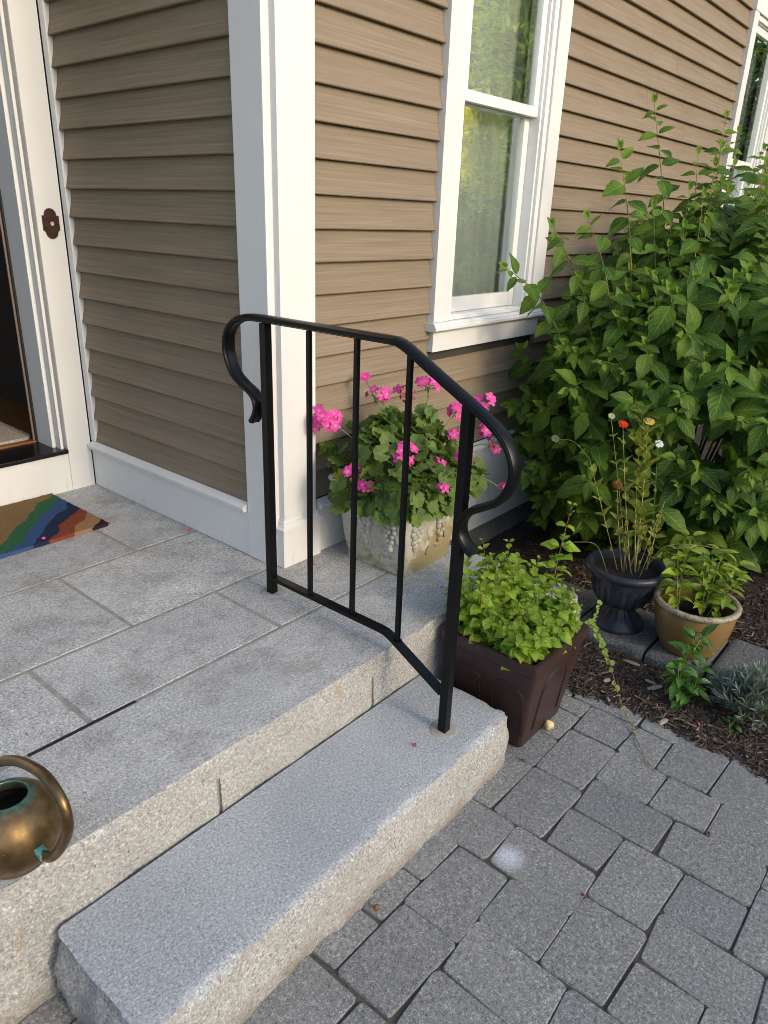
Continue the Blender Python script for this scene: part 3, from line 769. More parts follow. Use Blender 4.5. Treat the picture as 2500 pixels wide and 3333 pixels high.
disc((-.07, 1.13), .0115, 1.263, 1.2653).build('button_ring', 'bell_bronze', db); disc((-.07, 1.13), .0075, 1.260, 1.2629).build('button', 'bell_button', db)
for z in (1.152, 1.108): disc((-.07, z), .003, 1.2643, 1.2653, 10).build('screw', 'bell_bronze', db)

# ============================================================ OBJECTS
# ---- railing
RX = -.147
rail = empty('railing', (RX, -.47, 0)); tag(rail, 'black iron stair railing with scrolled ends beside the granite steps', 'railing')
def sq(mb_, x, y, h, z0, z1, bev=.0015): return mb_.box(x-h, x+h, y-h, y+h, z0, z1, bev)
sq(MB(), RX, -.100, .0132, .0015, .899).build('post', 'iron', rail); sq(MB(), RX, -.836, .0132, -.1765, .787).build('post', 'iron', rail)
for y, z0, z1 in ((-.285, .0675, .899), (-.468, .0675, .899), (-.650, .047, .880)):
    b = sq(MB(), RX, y, .0066, z0, z1, .0008).build('baluster', 'iron', rail)
    wb = MB()
    for k in range(5): wb.ball((RX+U(-.008, .008), y+U(-.011, .011), z0+U(-.001, .005)), U(.003, .005), (1, 1, .7), 6, 4)
    wb.build('weld', 'iron', b, smooth=True)
for y, z, dz in ((-.100, .0025, 0), (-.836, -.1755, 0)):
    g_ = MB(); n = 26; vs = []
    for l, (rr, zz) in enumerate(((.044, -.003), (.042, .0), (.036, .0015), (.0, .0025))):
        for k in range(n):
            a = 2*math.pi*k/n; q = rr*(1+.05*math.sin(3*a+y*9)+.02*math.sin(7*a)); vs.append((RX+.004+q*math.cos(a), y+.004+q*math.sin(a), z+zz-.002+U(-.0004, .0004)))
    fs = [(l*n+k, l*n+(k+1) % n, (l+1)*n+(k+1) % n, (l+1)*n+k) for l in range(3) for k in range(n)]
    o = g_.add(vs, fs).build('grout_collar', 'grout', rail, smooth=True); o['label'] = 'grey grout ring round the post foot'
# bottom rail: flat bar that bends down with the stair
def bar(path, hw, hh, name, m_, par):                      # rectangular bar in the y-z plane
    vs = []; n = len(path)
    for i, (y, z) in enumerate(path):
        a = path[max(0, i-1)]; b = path[min(n-1, i+1)]; t = Vector((0, b[0]-a[0], b[1]-a[1])).normalized(); nn = Vector((0, -t.z, t.y))
        if nn.z < 0: nn = -nn
        c = Vector((RX, y, z))
        for sx_, sn in ((-1, -1), (1, -1), (1, 1), (-1, 1)): vs.append(c+Vector((hw*sx_, 0, 0))+nn*hh*sn)
    fs = [(i*4+k, i*4+(k+1) % 4, i*4+4+(k+1) % 4, i*4+4+k) for i in range(n-1) for k in range(4)]+[(3, 2, 1, 0), (n*4-4, n*4-3, n*4-2, n*4-1)]
    return MB().add(vs, fs).build(name, m_, par)
bar([(-.1135, .060), (-.590, .060), (-.606, .0585), (-.622, .053), (-.640, .0445), (-.822, -.052)], .0132, .0066, 'bottom_rail', 'iron', rail)
# handrail: moulded cap swept along its scrolled path
HP = [(-.036, .590), (-.053, .615), (-.060, .640), (-.054, .664), (-.034, .683), (.004, .701), (.040, .724), (.064, .757), (.076, .797), (.073, .838), (.052, .873), (.016, .897), (-.030, .908), (-.090, .911), (-.16, .911), (-.40, .911), (-.585, .911), (-.612, .909), (-.634, .901), (-.66, .888), (-.76, .834), (-.86, .781), (-.912, .751), (-.950, .719), (-.973, .680), (-.978, .640), (-.966, .600), (-.940, .566), (-.900, .541), (-.868, .522), (-.848, .499), (-.841, .472), (-.847, .446), (-.864, .424), (-.887, .408)]
path = spline([(RX, y, z) for y, z in HP], 6)
PROF = [(-.0195, -.004), (-.0195, .001), (-.0175, .0035), (-.0175, .0055), (-.012, .0085), (0, .0095), (.012, .0085), (.0175, .0055), (.0175, .0035), (.0195, .001), (.0195, -.004), (.0165, -.0055), (.013, -.0055), (.012, -.008), (.007, -.008), (.006, -.0065), (-.006, -.0065), (-.007, -.008), (-.012, -.008), (-.013, -.0055), (-.0165, -.0055)]
vs = []; n = len(PROF)
for i, c in enumerate(path):
    t = (path[min(i+1, len(path)-1)]-path[max(i-1, 0)]).normalized(); nn = Vector((0, t.z, -t.y))
    for (px, pn) in PROF: vs.append(c+Vector((px*1.14, 0, 0))+nn*pn*1.2)
fs = [(i*n+k, i*n+(k+1) % n, (i+1)*n+(k+1) % n, (i+1)*n+k) for i in range(len(path)-1) for k in range(n)]+[tuple(range(n-1, -1, -1)), tuple(range((len(path)-1)*n, len(path)*n))]
MB().add(vs, fs).build('handrail', 'iron', rail, auto=28)

# ---- leaf shapes (base at origin, along +Y, face +Z)
def leaf_mesh(name, m_, L, W, fold=.25, droop=.25, serr=0, wave=0, n=7, tip=1.0, wide=.42, seed=0):
    r_ = random.Random(seed); vs = []; uv = []; fs = []; cols = (-1, -.5, 0, .5, 1)
    for i in range(n+1):
        t = i/n
        w_ = W*.5*(math.sin(math.pi*min(1, t**(math.log(.5)/math.log(wide))))**.85)*(1-.25*tip*t*t)
        if i == 0: w_ = W*.02
        if i == n: w_ = W*.005
        if serr and 0 < i < n: w_ *= 1+serr*(1 if i % 2 else -1)
        for c in cols:
            z = fold*abs(c)*w_-droop*L*t*t+wave*W*math.sin(t*9+c*2+seed)*abs(c)
            vs.append((c*w_+.06*W*math.sin(seed)*t*t, L*t*(1-.12*droop*t), z)); uv.append((.5+c*.5, t))
    k = len(cols)
    for i in range(n):
        for j in range(k-1): fs.append((i*k+j, i*k+j+1, (i+1)*k+j+1, (i+1)*k+j))
    mb_ = MB().add(vs, fs, uv); me = mb_.mesh(name, True); me.materials.append(MAT[m_]); return me
def fan_leaf(name, m_, r, lob=.06, cup=.25, seed=0, n=22):  # rounded scalloped leaf, petiole at the notch
    rr = random.Random(seed); vs = [(0, 0, 0)]; uv = [(.5, 0)]; fs = []
    for l, q in enumerate((.5, 1.0)):
        for k in range(n+1):
            a = R(-158+316*k/n); rad = r*q*(1+(lob*math.sin(k*2.2+seed) if q == 1 else 0))*(.86+.14*math.cos(a))
            z = cup*r*(q**1.5)*(.55+.35*math.sin(a*3.5+seed))+.07*r*q*(1 if k % 2 else -1)
            vs.append((math.sin(a)*rad, math.cos(a)*rad, z)); uv.append((.5+.5*q*math.sin(a), q))
    for k in range(n):
        fs.append((0, 1+k+1, 1+k)); fs.append((1+k, 2+k, n+3+k, n+2+k))
    me = MB().add(vs, fs, uv).mesh(name, True); me.materials.append(MAT[m_]); return me
def frame(p_, d, up, s=1.0):
    d = Vector(d).normalized(); up = Vector(up); z = up-d*up.dot(d)
    if z.length < 1e-4: z = Vector((1, 0, .3))-d*d.x
    z.normalize(); x = d.cross(z)
    M_ = Matrix((x, d, z)).transposed().to_4x4()
    M_ = M_ @ Matrix.Diagonal((s, s, s, 1)); M_.translation = Vector(p_); return M_
def depth(M_): return FWD.dot(M_.translation-CAM)
def inview(p_, m=60):
    q = Vector(p_)-CAM; z = FWD.dot(q); x = RIGHT.dot(q)/z*2367.45+1250; y = DOWN.dot(q)/z*2367.45+1666.5
    return -m < x < 2500+m and -m < y < 3333+m
def leaves(plant, lst, limit, name='leaf', mass='foliage'):
    """lst of (mesh, matrix): those nearest the viewer as parts, what is left as one mass"""
    near = sorted(lst, key=lambda q: depth(q[1])+(0 if inview(q[1].translation) else 50))
    for me, M_ in near[:limit]: inst(name, me, M_, plant)
    rest = near[limit:]
    if rest:
        by = {}
        for me, M_ in rest: by.setdefault(me.materials[0].name, []).append((me, M_))
        for mn, items in by.items():
            mb_ = MB(); cache = {}
            for me, M_ in items:
                if me.name not in cache:
                    uvl = me.uv_layers[0].data; uvv = [(0, 0)]*len(me.vertices)
                    for l in me.loops: uvv[l.vertex_index] = tuple(uvl[l.index].uv)
                    cache[me.name] = ([v.co.copy() for v in me.vertices], [tuple(p_.vertices) for p_ in me.polygons], uvv)
                a, b, c = cache[me.name]; mb_.add([M_ @ q for q in a], b, c)
            o = mb_.build(mass, mn, plant, smooth=True); o['kind'] = 'stuff'

# ---- shrub
shrub = empty('leafy_shrub', (2.15, -.55, -.35)); tag(shrub, 'tall green shrub with pointed serrated leaves against the house wall', 'shrub')
SL = [leaf_mesh('leaf', 'leaf_shrub', .092, .056, .16, .20, .05, .025, 8, wide=.40, seed=s_) for s_ in range(4)]
SL += [leaf_mesh('leaf', 'leaf_shrub', .092, .050, .26, .38, .05, .03, 8, wide=.42, seed=s_) for s_ in (5, 6)]
SY = [leaf_mesh('leaf', 'leaf_shrub_young', .092, .050, .22, .25, .05, .03, 8, wide=.40, seed=s_) for s_ in (8, 9)]
lst = []; stems = MB(); nst = 0
def shoot(path, r0, node=.055, start=.35, size=1.0, spread=1.0, stem=stems, tipfade=True):
    path = spline(path, 6); L_ = [0]
    for i in range(1, len(path)): L_.append(L_[-1]+(path[i]-path[i-1]).length)
    tot = L_[-1]; stem.tube(path[::2]+([path[-1]] if len(path) % 2 == 0 else []), lambda t: r0*(1-.75*t), 5)
    d = tot*start; k = 0; ph = U(0, 3.1)
    while d < tot:
        i = max(j for j in range(len(L_)) if L_[j] <= d); i = min(i, len(path)-2)
        t = path[i+1]-path[i]; t.normalize(); p_ = path[i]+(d-L_[i])*t
        u = t.cross(Vector((0, 0, 1)) if abs(t.z) < .95 else Vector((1, 0, 0))).normalized(); v = t.cross(u)
        f = (d/tot); sz = size*U(.78, 1.12)*(1.0 if f < .75 else 1.0-.62*(f-.75)/.25)
        for s_ in (0, math.pi):
            a = ph+k*math.pi/2+s_+U(-.3, .3)
            o = u*math.cos(a)+v*math.sin(a)
            dirn = (o*(.95*spread)+t*(.35 if f < .8 else .75)+Vector((0, 0, -.42+U(-.25, .15)))).normalized()
            up = (Vector((0, 0, .75))+Vector((-.55, -.50, 0))*U(.3, 1.3)+o*U(-.1, .3)).normalized()
            pet = p_+dirn*.006
            lst.append((rnd.choice(SY if (f > .86 and rnd.random() < .8) else SL), frame(pet, dirn, up, sz*U(.72, 1.08))))
        d += node*U(.85, 1.15)*(1 if f < .8 else .6); k += 1
    lst.append((SY[0], frame(path[-1], t, Vector((-1, -1, .5)), .35*size))); lst.append((SY[1], frame(path[-1], (t+Vector((.4, -.2, 0))), Vector((1, 1, .5)), .3*size)))
SC = Vector((2.66, -.66, .36)); SRX, SRY, SRZ = 1.48, 1.02, .91
base = Vector((2.45, -.60, -.36))
def shell(n, k0, k1, size, node):
    for i in range(n):
        for _ in range(400):
            a, zz = U(0, 2*math.pi), U(-.80, 1.0)
            rr = math.sqrt(max(0, 1-zz*zz)); q = Vector((rr*math.cos(a), rr*math.sin(a), zz))
            e = Vector((SC.x+q.x*SRX, SC.y+q.y*SRY, SC.z+q.z*SRZ)); nrm = Vector((q.x/SRX, q.y/SRY, q.z/SRZ)).normalized()
            if e.y < -.03 and nrm.dot((CAM-e).normalized()) > -.25 and inview(e, 650): break
        e = SC+(e-SC)*U(k0, k1); e.y = min(e.y, -.03)
        inner = SC+(e-SC)*U(.72, .84)+Vector((U(-.06, .06), U(-.06, .06), U(-.10, .02))); inner.y = min(inner.y, -.04)
        p1 = inner.lerp(e, .55)+Vector((0, 0, .03)); p2 = e+Vector((U(-.03, .03), U(-.03, .0), U(-.01, .07)))
        shoot([inner, p1, p2], .0034, node, .02, U(.72, 1.2)*size)
shell(470, .90, 1.07, 1.62, .060)
shell(120, .76, .86, 1.4, .065)
for i in range(26):                                        # main canes
    a = 2*math.pi*i/26; e = Vector((SC.x+.55*SRX*math.cos(a), SC.y+.5*SRY*math.sin(a), SC.z+U(.2, .6)))
    s0 = base+Vector((.14*math.cos(a), .10*math.sin(a), 0)); stems.tube(spline([s0, s0.lerp(e, .45)+Vector((0, 0, .12)), e], 4), lambda t: .009*(1-.6*t), 6)
for tip, b0 in (((1.62, -.45, 1.66), (2.05, -.48, .85)), ((1.36, -.45, 1.47), (1.62, -.5, .8)), ((2.42, -.48, 1.69), (2.40, -.5, .85)), ((3.0, -.52, 1.60), (2.75, -.55, .8)), ((1.66, -.50, 1.27), (1.75, -.55, .7)), ((1.06, -.36, 1.19), (1.45, -.42, .7)),
                ((1.02, -.20, 1.03), (1.38, -.30, .72)), ((1.16, -.45, 1.22), (1.45, -.5, .75)), ((1.88, -.50, 1.22), (1.95, -.55, .7)), ((2.75, -.6, 1.34), (2.6, -.6, .7)), ((2.35, -.52, 1.24), (2.3, -.55, .7)), ((2.22, -.45, 1.52), (2.25, -.5, .8)), ((2.62, -.50, 1.50), (2.5, -.5, .8)), ((2.05, -.5, 1.36), (2.1, -.5, .8)), ((2.5, -.62, 1.40), (2.45, -.6, .8)), ((2.3, -.75, 1.42), (2.3, -.7, .8)), ((2.05, -.85, 1.40), (2.1, -.8, .8)), ((2.2, -.9, 1.30), (2.2, -.85, .7)), ((2.75, -.45, 1.66), (2.6, -.5, .9)), ((2.15, -.78, 1.55), (2.2, -.75, .8)), ((1.98, -.95, 1.22), (2.05, -.9, .7)), ((2.9, -.60, 1.45), (2.7, -.6, .8)), ((1.72, -.62, 1.20), (1.8, -.62, .7))):
    tip = Vector(tip); b0 = Vector(b0); md = b0.lerp(tip, .5)+Vector((.02, 0, .04))
    shoot([b0, md, tip], .0042, .074, .10, 1.38, 1.05)
for _ in range(20):
    b0 = Vector((U(1.75, 2.7), U(-.95, -.42), U(.85, 1.0))); tip = b0+Vector((U(-.08, .08), U(-.06, .06), U(.30, .55)))
    shoot([b0, b0.lerp(tip, .5)+Vector((.015, 0, .02)), tip], .0038, .062, .05, U(1.2, 1.5), 1.05)
leaves(shrub, lst, 300)
stems.build('branches', 'stem_olive', shrub, smooth=True)

# ---- cast stone planter
PCX, PCY = .380, -.222
cp = empty('stone_planter', (PCX, PCY, .001)); tag(cp, 'square weathered cast stone planter with grape reliefs and ochre lichen', 'planter')
def sq_loft(mb_, prof, cx_, cy_, n=8, wob=0):              # prof (half, z): square rings with rounded corners
    ringn = None; vs = []
    for (h, z) in prof:
        rc = min(.016, h*.3); r_ = rounded_rect(cx_-h, cx_+h, cy_-h, cy_+h, rc, 3); ringn = len(r_)
        vs += [(x+wob*fract((x, y, z), 20, 2), y+wob*fract((y, x, z+3), 20, 2), z) for x, y in r_]
    fs = [(l*ringn+k, l*ringn+(k+1) % ringn, (l+1)*ringn+(k+1) % ringn, (l+1)*ringn+k) for l in range(len(prof)-1) for k in range(ringn)]
    fs += [tuple(range(ringn-1, -1, -1))]
    return mb_.add(vs, fs)
sq_loft(MB(), [(.137, .001), (.139, .006), (.139, .028), (.142, .034), (.150, .10), (.159, .18), (.168, .25), (.172, .268), (.165, .272), (.14, .272)], PCX, PCY, wob=.004).build('body', 'cast_stone', cp, auto=50)
rm_ = MB(); sq_loft(rm_, [(.170, .268), (.178, .278), (.182, .288), (.180, .295), (.188, .305), (.193, .315), (.191, .326), (.184, .330), (.165, .328), (.158, .315), (.156, .27)], PCX, PCY, wob=.003)
rm_.build('rim', 'cast_stone', cp, auto=50)
def face_pt(side, u, z, out=0):                            # point on the flared face: 0 = -y face, 1 = -x face
    h = .142+(.168-.142)*(z-.034)/(.25-.034)+out
    return Vector((PCX+u, PCY-h, z)) if side == 0 else Vector((PCX-h, PCY-u, z))
for side in (0, 1):
    r_ = random.Random(3+side)
    for cu in (.045, -.10) if side == 0 else (-.03, .085):
        gr = MB()
        for row, (z, cnt, wd) in enumerate(((.235, 3, .022), (.215, 4, .026), (.196, 3, .020), (.178, 3, .019), (.160, 2, .013), (.140, 2, .012), (.122, 1, 0), (.108, 1, 0))):
            for k in range(cnt):
                uu = cu+(k-(cnt-1)/2)*(2*wd/max(1, cnt-1) if cnt > 1 else 0)+r_.uniform(-.003, .003)
                gr.ball(face_pt(side, uu, z+r_.uniform(-.004, .004), .001), r_.uniform(.0105, .0135), (1, 1, 1), 9, 7)
        gr.build('grape_relief', 'cast_stone', cp, smooth=True)
    lf = MB()
    for (cu, z0, ang, L_) in ((-.02, .225, -115, .10), (-.045, .17, -60, .08), (.0, .12, -140, .08), (-.07, .21, -100, .09), (.10, .19, -70, .09), (.02, .09, -20, .06)):
        a = R(ang); vs = []; nn = 8
        for i in range(nn+1):
            t = i/nn; wv_ = .012*math.sin(math.pi*t)**.7+.001
            for c in (-1, -.4, 0, .4, 1):
                du = math.cos(a)*L_*t-math.sin(a)*wv_*c; dz = math.sin(a)*L_*t+math.cos(a)*wv_*c
                vs.append(face_pt(side, cu+du, max(.045, z0+dz), (.006*(1-abs(c)**1.5)*math.sin(math.pi*min(1, t+.08))+.0008*(i % 2)-.002)))
        lf.add(vs, [(i*5+j, i*5+j+1, i*5+j+6, i*5+j+5) for i in range(nn) for j in range(4)])
    for (pts) in ([(-.05, .26), (-.03, .21), (-.035, .16), (-.01, .11), (-.02, .06)], [(.0, .25), (.02, .24), (.018, .21), (.03, .19)], [(.07, .25), (.08, .20), (.07, .15), (.085, .10)]):
        lf.tube(spline([face_pt(side, u_, z_, .001) for u_, z_ in pts], 5), .0045, 6)
    lf.build('vine_relief', 'cast_stone', cp, smooth=True)
MB().add([(PCX-.157, PCY-.157, .300), (PCX+.157, PCY-.157, .300), (PCX+.157, PCY+.157, .300), (PCX-.157, PCY+.157, .300)], [(0, 1, 2, 3)]).build('soil', 'soil', cp)

# ---- geranium
ger = empty('geranium', (PCX, PCY, .30)); tag(ger, 'bushy geranium with bright pink flower clusters in the stone planter', 'plant')
GL = [fan_leaf('leaf', 'leaf_geranium', .039, .07, .26, s_) for s_ in range(4)]+[fan_leaf('leaf', 'leaf_geranium', .036, .08, -.20, s_) for s_ in (7, 9)]
GO = fan_leaf('leaf', 'leaf_geranium_old', .040, .06, .2, 3); GD = fan_leaf('leaf', 'leaf_geranium_old', .03, .1, .7, 5)
lst = []; gst = MB(); gc = Vector((PCX, PCY, .345))
for i in range(620):
    a = U(0, 2*math.pi); t = U(0, 1)**.7; el = U(-.45, 1.45)
    k = U(.55, 1.03) if i % 3 else U(.92, 1.05)
    q = Vector((math.cos(a)*math.cos(el)*.242, math.sin(a)*math.cos(el)*.242, math.sin(el)*(.18 if el > 0 else .21)))*k
    q *= 1+.30*fract((math.cos(a)*1.3, math.sin(a)*1.3, el), 1.2, 2)
    p_ = gc+q
    if p_.y > -.01: continue
    if p_.z < .27 and max(abs(p_.x-PCX), abs(p_.y-PCY)) < .19: continue
    nrm = (q.normalized()+Vector((0, 0, .55))+Vector((U(-.5, .5), U(-.5, .5), U(-.3, .3)))).normalized()
    d = Vector((U(-1, 1), U(-1, 1), U(-.6, .2)))+q.normalized()*.8
    lst.append((rnd.choice(GL), frame(p_, d, nrm, U(.55, 1.15))))
    if k > .9 and i % 2: gst.tube([gc+q*.35, gc+q*.75+Vector((0, 0, .01)), p_], .0016, 4)
for i in range(90):
    u_ = U(-.20, .20); sd_ = i % 2; dz_ = U(-.05, .035); o_ = .205+U(0, .03)
    p_ = Vector((PCX+u_, PCY-o_, .33+dz_)) if sd_ == 0 else Vector((PCX-o_, PCY+u_, .33+dz_))
    if p_.y > -.13: continue
    n_ = Vector((U(-.3, .3), -1, U(.1, .8))) if sd_ == 0 else Vector((-1, U(-.3, .3), U(.1, .8)))
    lst.append((rnd.choice(GL), frame(p_, n_*.3+Vector((U(-.5, .5), U(-.5, .5), -1)), n_, U(.7, 1.15))))
for p_, me, s_ in (((.545, -.43, .335), GO, 1.0), ((.300, -.405, .318), GO, .95), ((.155, -.18, .375), GD, 1.0), ((.14, -.13, .365), GD, .8)):
    lst.append((me, frame(p_, (.3, -.5, -.7), (-.4, -.7, .6), s_)))
leaves(ger, lst, 300)
gst.build('stems', 'stem_green', ger, smooth=True)
def blossom(name, m_, r, seed, npet=5, cup=.35):
    vs = []; fs = []; uv = []; r_ = random.Random(seed)
    for k in range(npet):
        a0 = 2*math.pi*k/npet+r_.uniform(-.15, .15); b = len(vs); n = 5
        for i in range(n+1):
            t = i/n; w_ = r*.46*math.sin(math.pi*min(1, (.10+.78*t)))**.8*(1 if i else .2)
            for c in (-1, 0, 1):
                rad = r*t*(1-.10*abs(c) if i == n else 1); ang = a0+c*math.atan2(w_, max(.25*r, r*t))*.95
                vs.append((rad*math.cos(ang), rad*math.sin(ang), cup*r*t*(1-.7*t)+.05*r*r_.uniform(-1, 1)+.05*r*abs(c))); uv.append((.5+.5*c, t))
        for i in range(n):
            for j in range(2): fs.append((b+i*3+j, b+i*3+j+1, b+i*3+j+4, b+i*3+j+3))
    me = MB().add(vs, fs, uv).mesh(name, True); me.materials.append(MAT[m_]); return me
BP = [blossom('blossom', 'petal_pink', .0215, s_, 5, U(.2, .6)) for s_ in range(4)]
BW = [blossom('blossom', 'petal_wilt', .012, s_, 5, 1.6) for s_ in (11, 12)]
stalk_list = []
def cluster(c, rad, nb, nw=0, root=None, spread=1.0):
    c = Vector(c); tocam = (CAM-c).normalized()
    root = Vector(root) if root else gc+(c-gc)*.55+Vector((0, 0, -.05))
    sk = MB(); md = root.lerp(c, .5)+Vector((U(-.015, .015), U(-.015, .015), .02))
    hub = c-Vector((0, 0, rad*.45)); sk.tube(spline([root, md, hub], 5), .0021, 6)
    for k in range(nb+nw):
        wilt = k >= nb
        for _ in range(30):
            d = Vector((U(-1, 1), U(-1, 1), U(-.6, 1))).normalized()
            if d.dot(tocam) > -.25 or wilt: break
        p_ = c+d*rad*(U(.8, 1.35) if not wilt else U(.6, 1.3)); face = (d*.7+tocam*.5+Vector((0, 0, .25))).normalized()
        M_ = frame(p_, face.cross(Vector((U(-1, 1), U(-1, 1), .3))).normalized(), face, U(.85, 1.1))
        inst('blossom', rnd.choice(BW if wilt else BP), M_, ger)
        sk.tube([hub, p_-face*.004], .0009, 4)
    for k in range(4): q = hub+Vector((U(-1, 1), U(-1, 1), U(-.9, -.1)))*rad*.8; sk.tube([hub, q], .0008, 4); sk.ball(q, .0035, (.8, .8, 1.4), 5, 4)
    sk.build('flower_stalk', 'stem_green', ger, smooth=True)
cluster((.169, -.044, .540), .042, 17, 2, (.28, -.14, .42)); cluster((.399, -.085, .600), .030, 4, 7); cluster((.526, -.214, .634), .030, 8, 1)
cluster((.608, -.405, .595), .026, 7, 1); cluster((.527, -.343, .565), .020, 5, 2); cluster((.239, -.336, .457), .034, 10, 1); cluster((.122, -.216, .394), .022, 6, 2)
cluster((.143, -.268, .353), .020, 4, 3); cluster((.323, -.421, .428), .017, 3, 4); cluster((.401, -.471, .444), .022, 5, 5); cluster((.292, -.470, .362), .008, 2, 0)
cluster((.546, -.558, .319), .012, 1, 3, (.48, -.44, .34)); cluster((.590, -.479, .473), .028, 3, 8); cluster((.386, -.032, .652), .010, 2, 0, (.40, -.08, .56)); cluster((.454, -.175, .609), .030, 1, 12); cluster((.586, -.439, .50), .02, 1, 6)
cluster((.470, -.385, .49), .018, 2, 7)
dl = MB(); dl.add(*[(lambda vs, fs: (vs, fs))([(x*.02+.297, -.408+y*.004, .268+z*.022) for x, y, z in ((0, 0, 1), (-.5, 1, .7), (.45, -1, .75), (-.8, .4, .1), (.75, .2, .2), (-.3, -1, -.5), (.35, 1, -.4), (0, 0, -.9))], [(0, 1, 3), (0, 3, 5), (0, 5, 7), (0, 7, 6), (0, 6, 4), (0, 4, 2)])][0])
dl.tube([(.297, -.405, .29), (.300, -.40, .33)], .001, 4)
o = dl.build('dead_leaf', 'leaf_dry', ger); o['label'] = 'shrivelled brown leaf hanging over the planter face'

# ---- brown plastic planter
BX, BY = .2655, -.8145
bp = empty('plastic_planter', (BX, BY, PZ+.002)); tag(bp, 'square brown plastic planter with arched panels standing on the pavers', 'planter')
z0 = PZ+.002
sq_loft(MB(), [(.130, z0), (.134, z0+.004), (.137, z0+.03), (.170, z0+.305), (.163, z0+.306)], BX, BY).build('body', 'plastic_brown', bp, auto=40)
sq_loft(MB(), [(.164, z0+.300), (.1725, z0+.298), (.1775, z0+.303), (.1795, z0+.333), (.1785, z0+.339), (.174, z0+.341), (.160, z0+.3395), (.157, z0+.334), (.152, z0+.25)], BX, BY).build('rim', 'plastic_brown', bp, auto=40)
def bface(side, u, h, out=0):
    hh = .137+(.170-.137)*(h-.03)/.275+out
    return Vector((BX+u, BY-hh, z0+h)) if side == 0 else Vector((BX-hh, BY-u, z0+h))
for side in (0, 1):
    for cu, wd in (((-.075, .052), (.075, .052)) if side == 1 else ((.0, .075),)):
        for k_, ex in ((0, 0), (1, .009)):
            pts = [bface(side, cu-wd-ex, .05, .0005)]+[bface(side, cu-(wd+ex)*math.cos(R(t)), .19+(wd*.9+ex)*math.sin(R(t)), .0005) for t in range(0, 181, 15)]+[bface(side, cu+wd+ex, .05, .0005)]
            MB().tube(pts, .0016, 6).build('arch_moulding', 'plastic_brown', bp, smooth=True)
MB().add([(BX-.155, BY-.155, z0+.285), (BX+.155, BY-.155, z0+.285), (BX+.155, BY+.155, z0+.285), (BX-.155, BY+.155, z0+.285)], [(0, 1, 2, 3)]).build('soil', 'soil', bp)
# ---- mint
mint = empty('mint_plant', (BX, BY, z0+.29)); tag(mint, 'bright green mint filling the brown plastic planter', 'plant')
ML = [leaf_mesh('leaf', 'leaf_mint', .046, .034, .22, .30, .05, .07, 7, wide=.45, tip=.4, seed=s_) for s_ in range(5)]
lst = []; ms = MB()
def mint_stem(p0, p1, size=1.0, node=.026, start=.12):
    p0 = Vector(p0); p1 = Vector(p1); md = p0.lerp(p1, .5)+Vector((U(-.015, .015), U(-.015, .015), .01)); pth = spline([p0, md, p1], 6)
    MB_ = ms; MB_.tube(pth, lambda t: .0019*(1-.55*t), 5); L_ = (p1-p0).length; nn = max(3, int(L_*(1-start)/node)); k0 = U(0, 2)
    for k in range(nn+1):
        f = start+(1-start)*k/nn; i = min(len(pth)-2, int(f*(len(pth)-1))); t = (pth[i+1]-pth[i]).normalized(); q = pth[i].lerp(pth[i+1], f*(len(pth)-1)-i)
        u = t.cross(Vector((.3, 1, 0))).normalized(); v = t.cross(u); sz = size*U(.72, 1.2)*(1 if f < .7 else 1-.6*(f-.7)/.3)
        for s_ in (0, math.pi):
            a = k0+k*1.57+s_+U(-.25, .25); o = u*math.cos(a)+v*math.sin(a)
            d = (o+t*(.25 if f < .85 else .9)+Vector((0, 0, U(-.35, .1)))).normalized()
            lst.append((rnd.choice(ML), frame(q+d*.003, d, Vector((U(-.4, .1), U(-.5, .0), 1)), sz)))
            if f < .75 and rnd.random() < .7:
                for _ in range(2):
                    d2 = (d+Vector((U(-.8, .8), U(-.8, .8), U(.0, .8)))).normalized(); lst.append((rnd.choice(ML), frame(q+d*.006, d2, Vector((U(-.3, .3), U(-.3, .3), 1)), sz*.55)))
for i in range(92):
    a, r_ = U(0, 6.28), math.sqrt(U(0, 1)); ux, uy = U(-.135, .135), U(-.135, .135)
    p0 = (BX+ux, BY+uy, z0+.285); h = U(.11, .22)*(1.25 if uy > .02 else .85)
    mint_stem(p0, (BX+ux*1.28+U(-.02, .02), BY+uy*1.2+U(-.02, .03), z0+.285+h), U(.8, 1.1))
for tip in ((.30, -.64, .22), (.20, -.62, .15), (.235, -.615, .19), (.345, -.72, .155), (.40, -.74, .12), (.17, -.66, .10), (.29, -.80, .11), (.455, -.76, .11), (.14, -.68, .09), (.26, -.70, .15), (.32, -.67, .17), (.21, -.72, .12), (.38, -.80, .10), (.16, -.76, .07), (.27, -.78, .10), (.42, -.85, .06), (.34, -.84, .08), (.24, -.86, .06), (.40, -.69, .13)):
    mint_stem((BX+(tip[0]-BX)*.6, BY+(tip[1]-BY)*.6, z0+.285), tip, 1.0, .028)
for tip in ((.62, -.79, .30),):
    mint_stem((.40, -.86, z0+.29), tip, 1.35, .036, .2)
leaves(mint, lst, 300)
ms.build('stems', 'stem_red', mint, smooth=True)
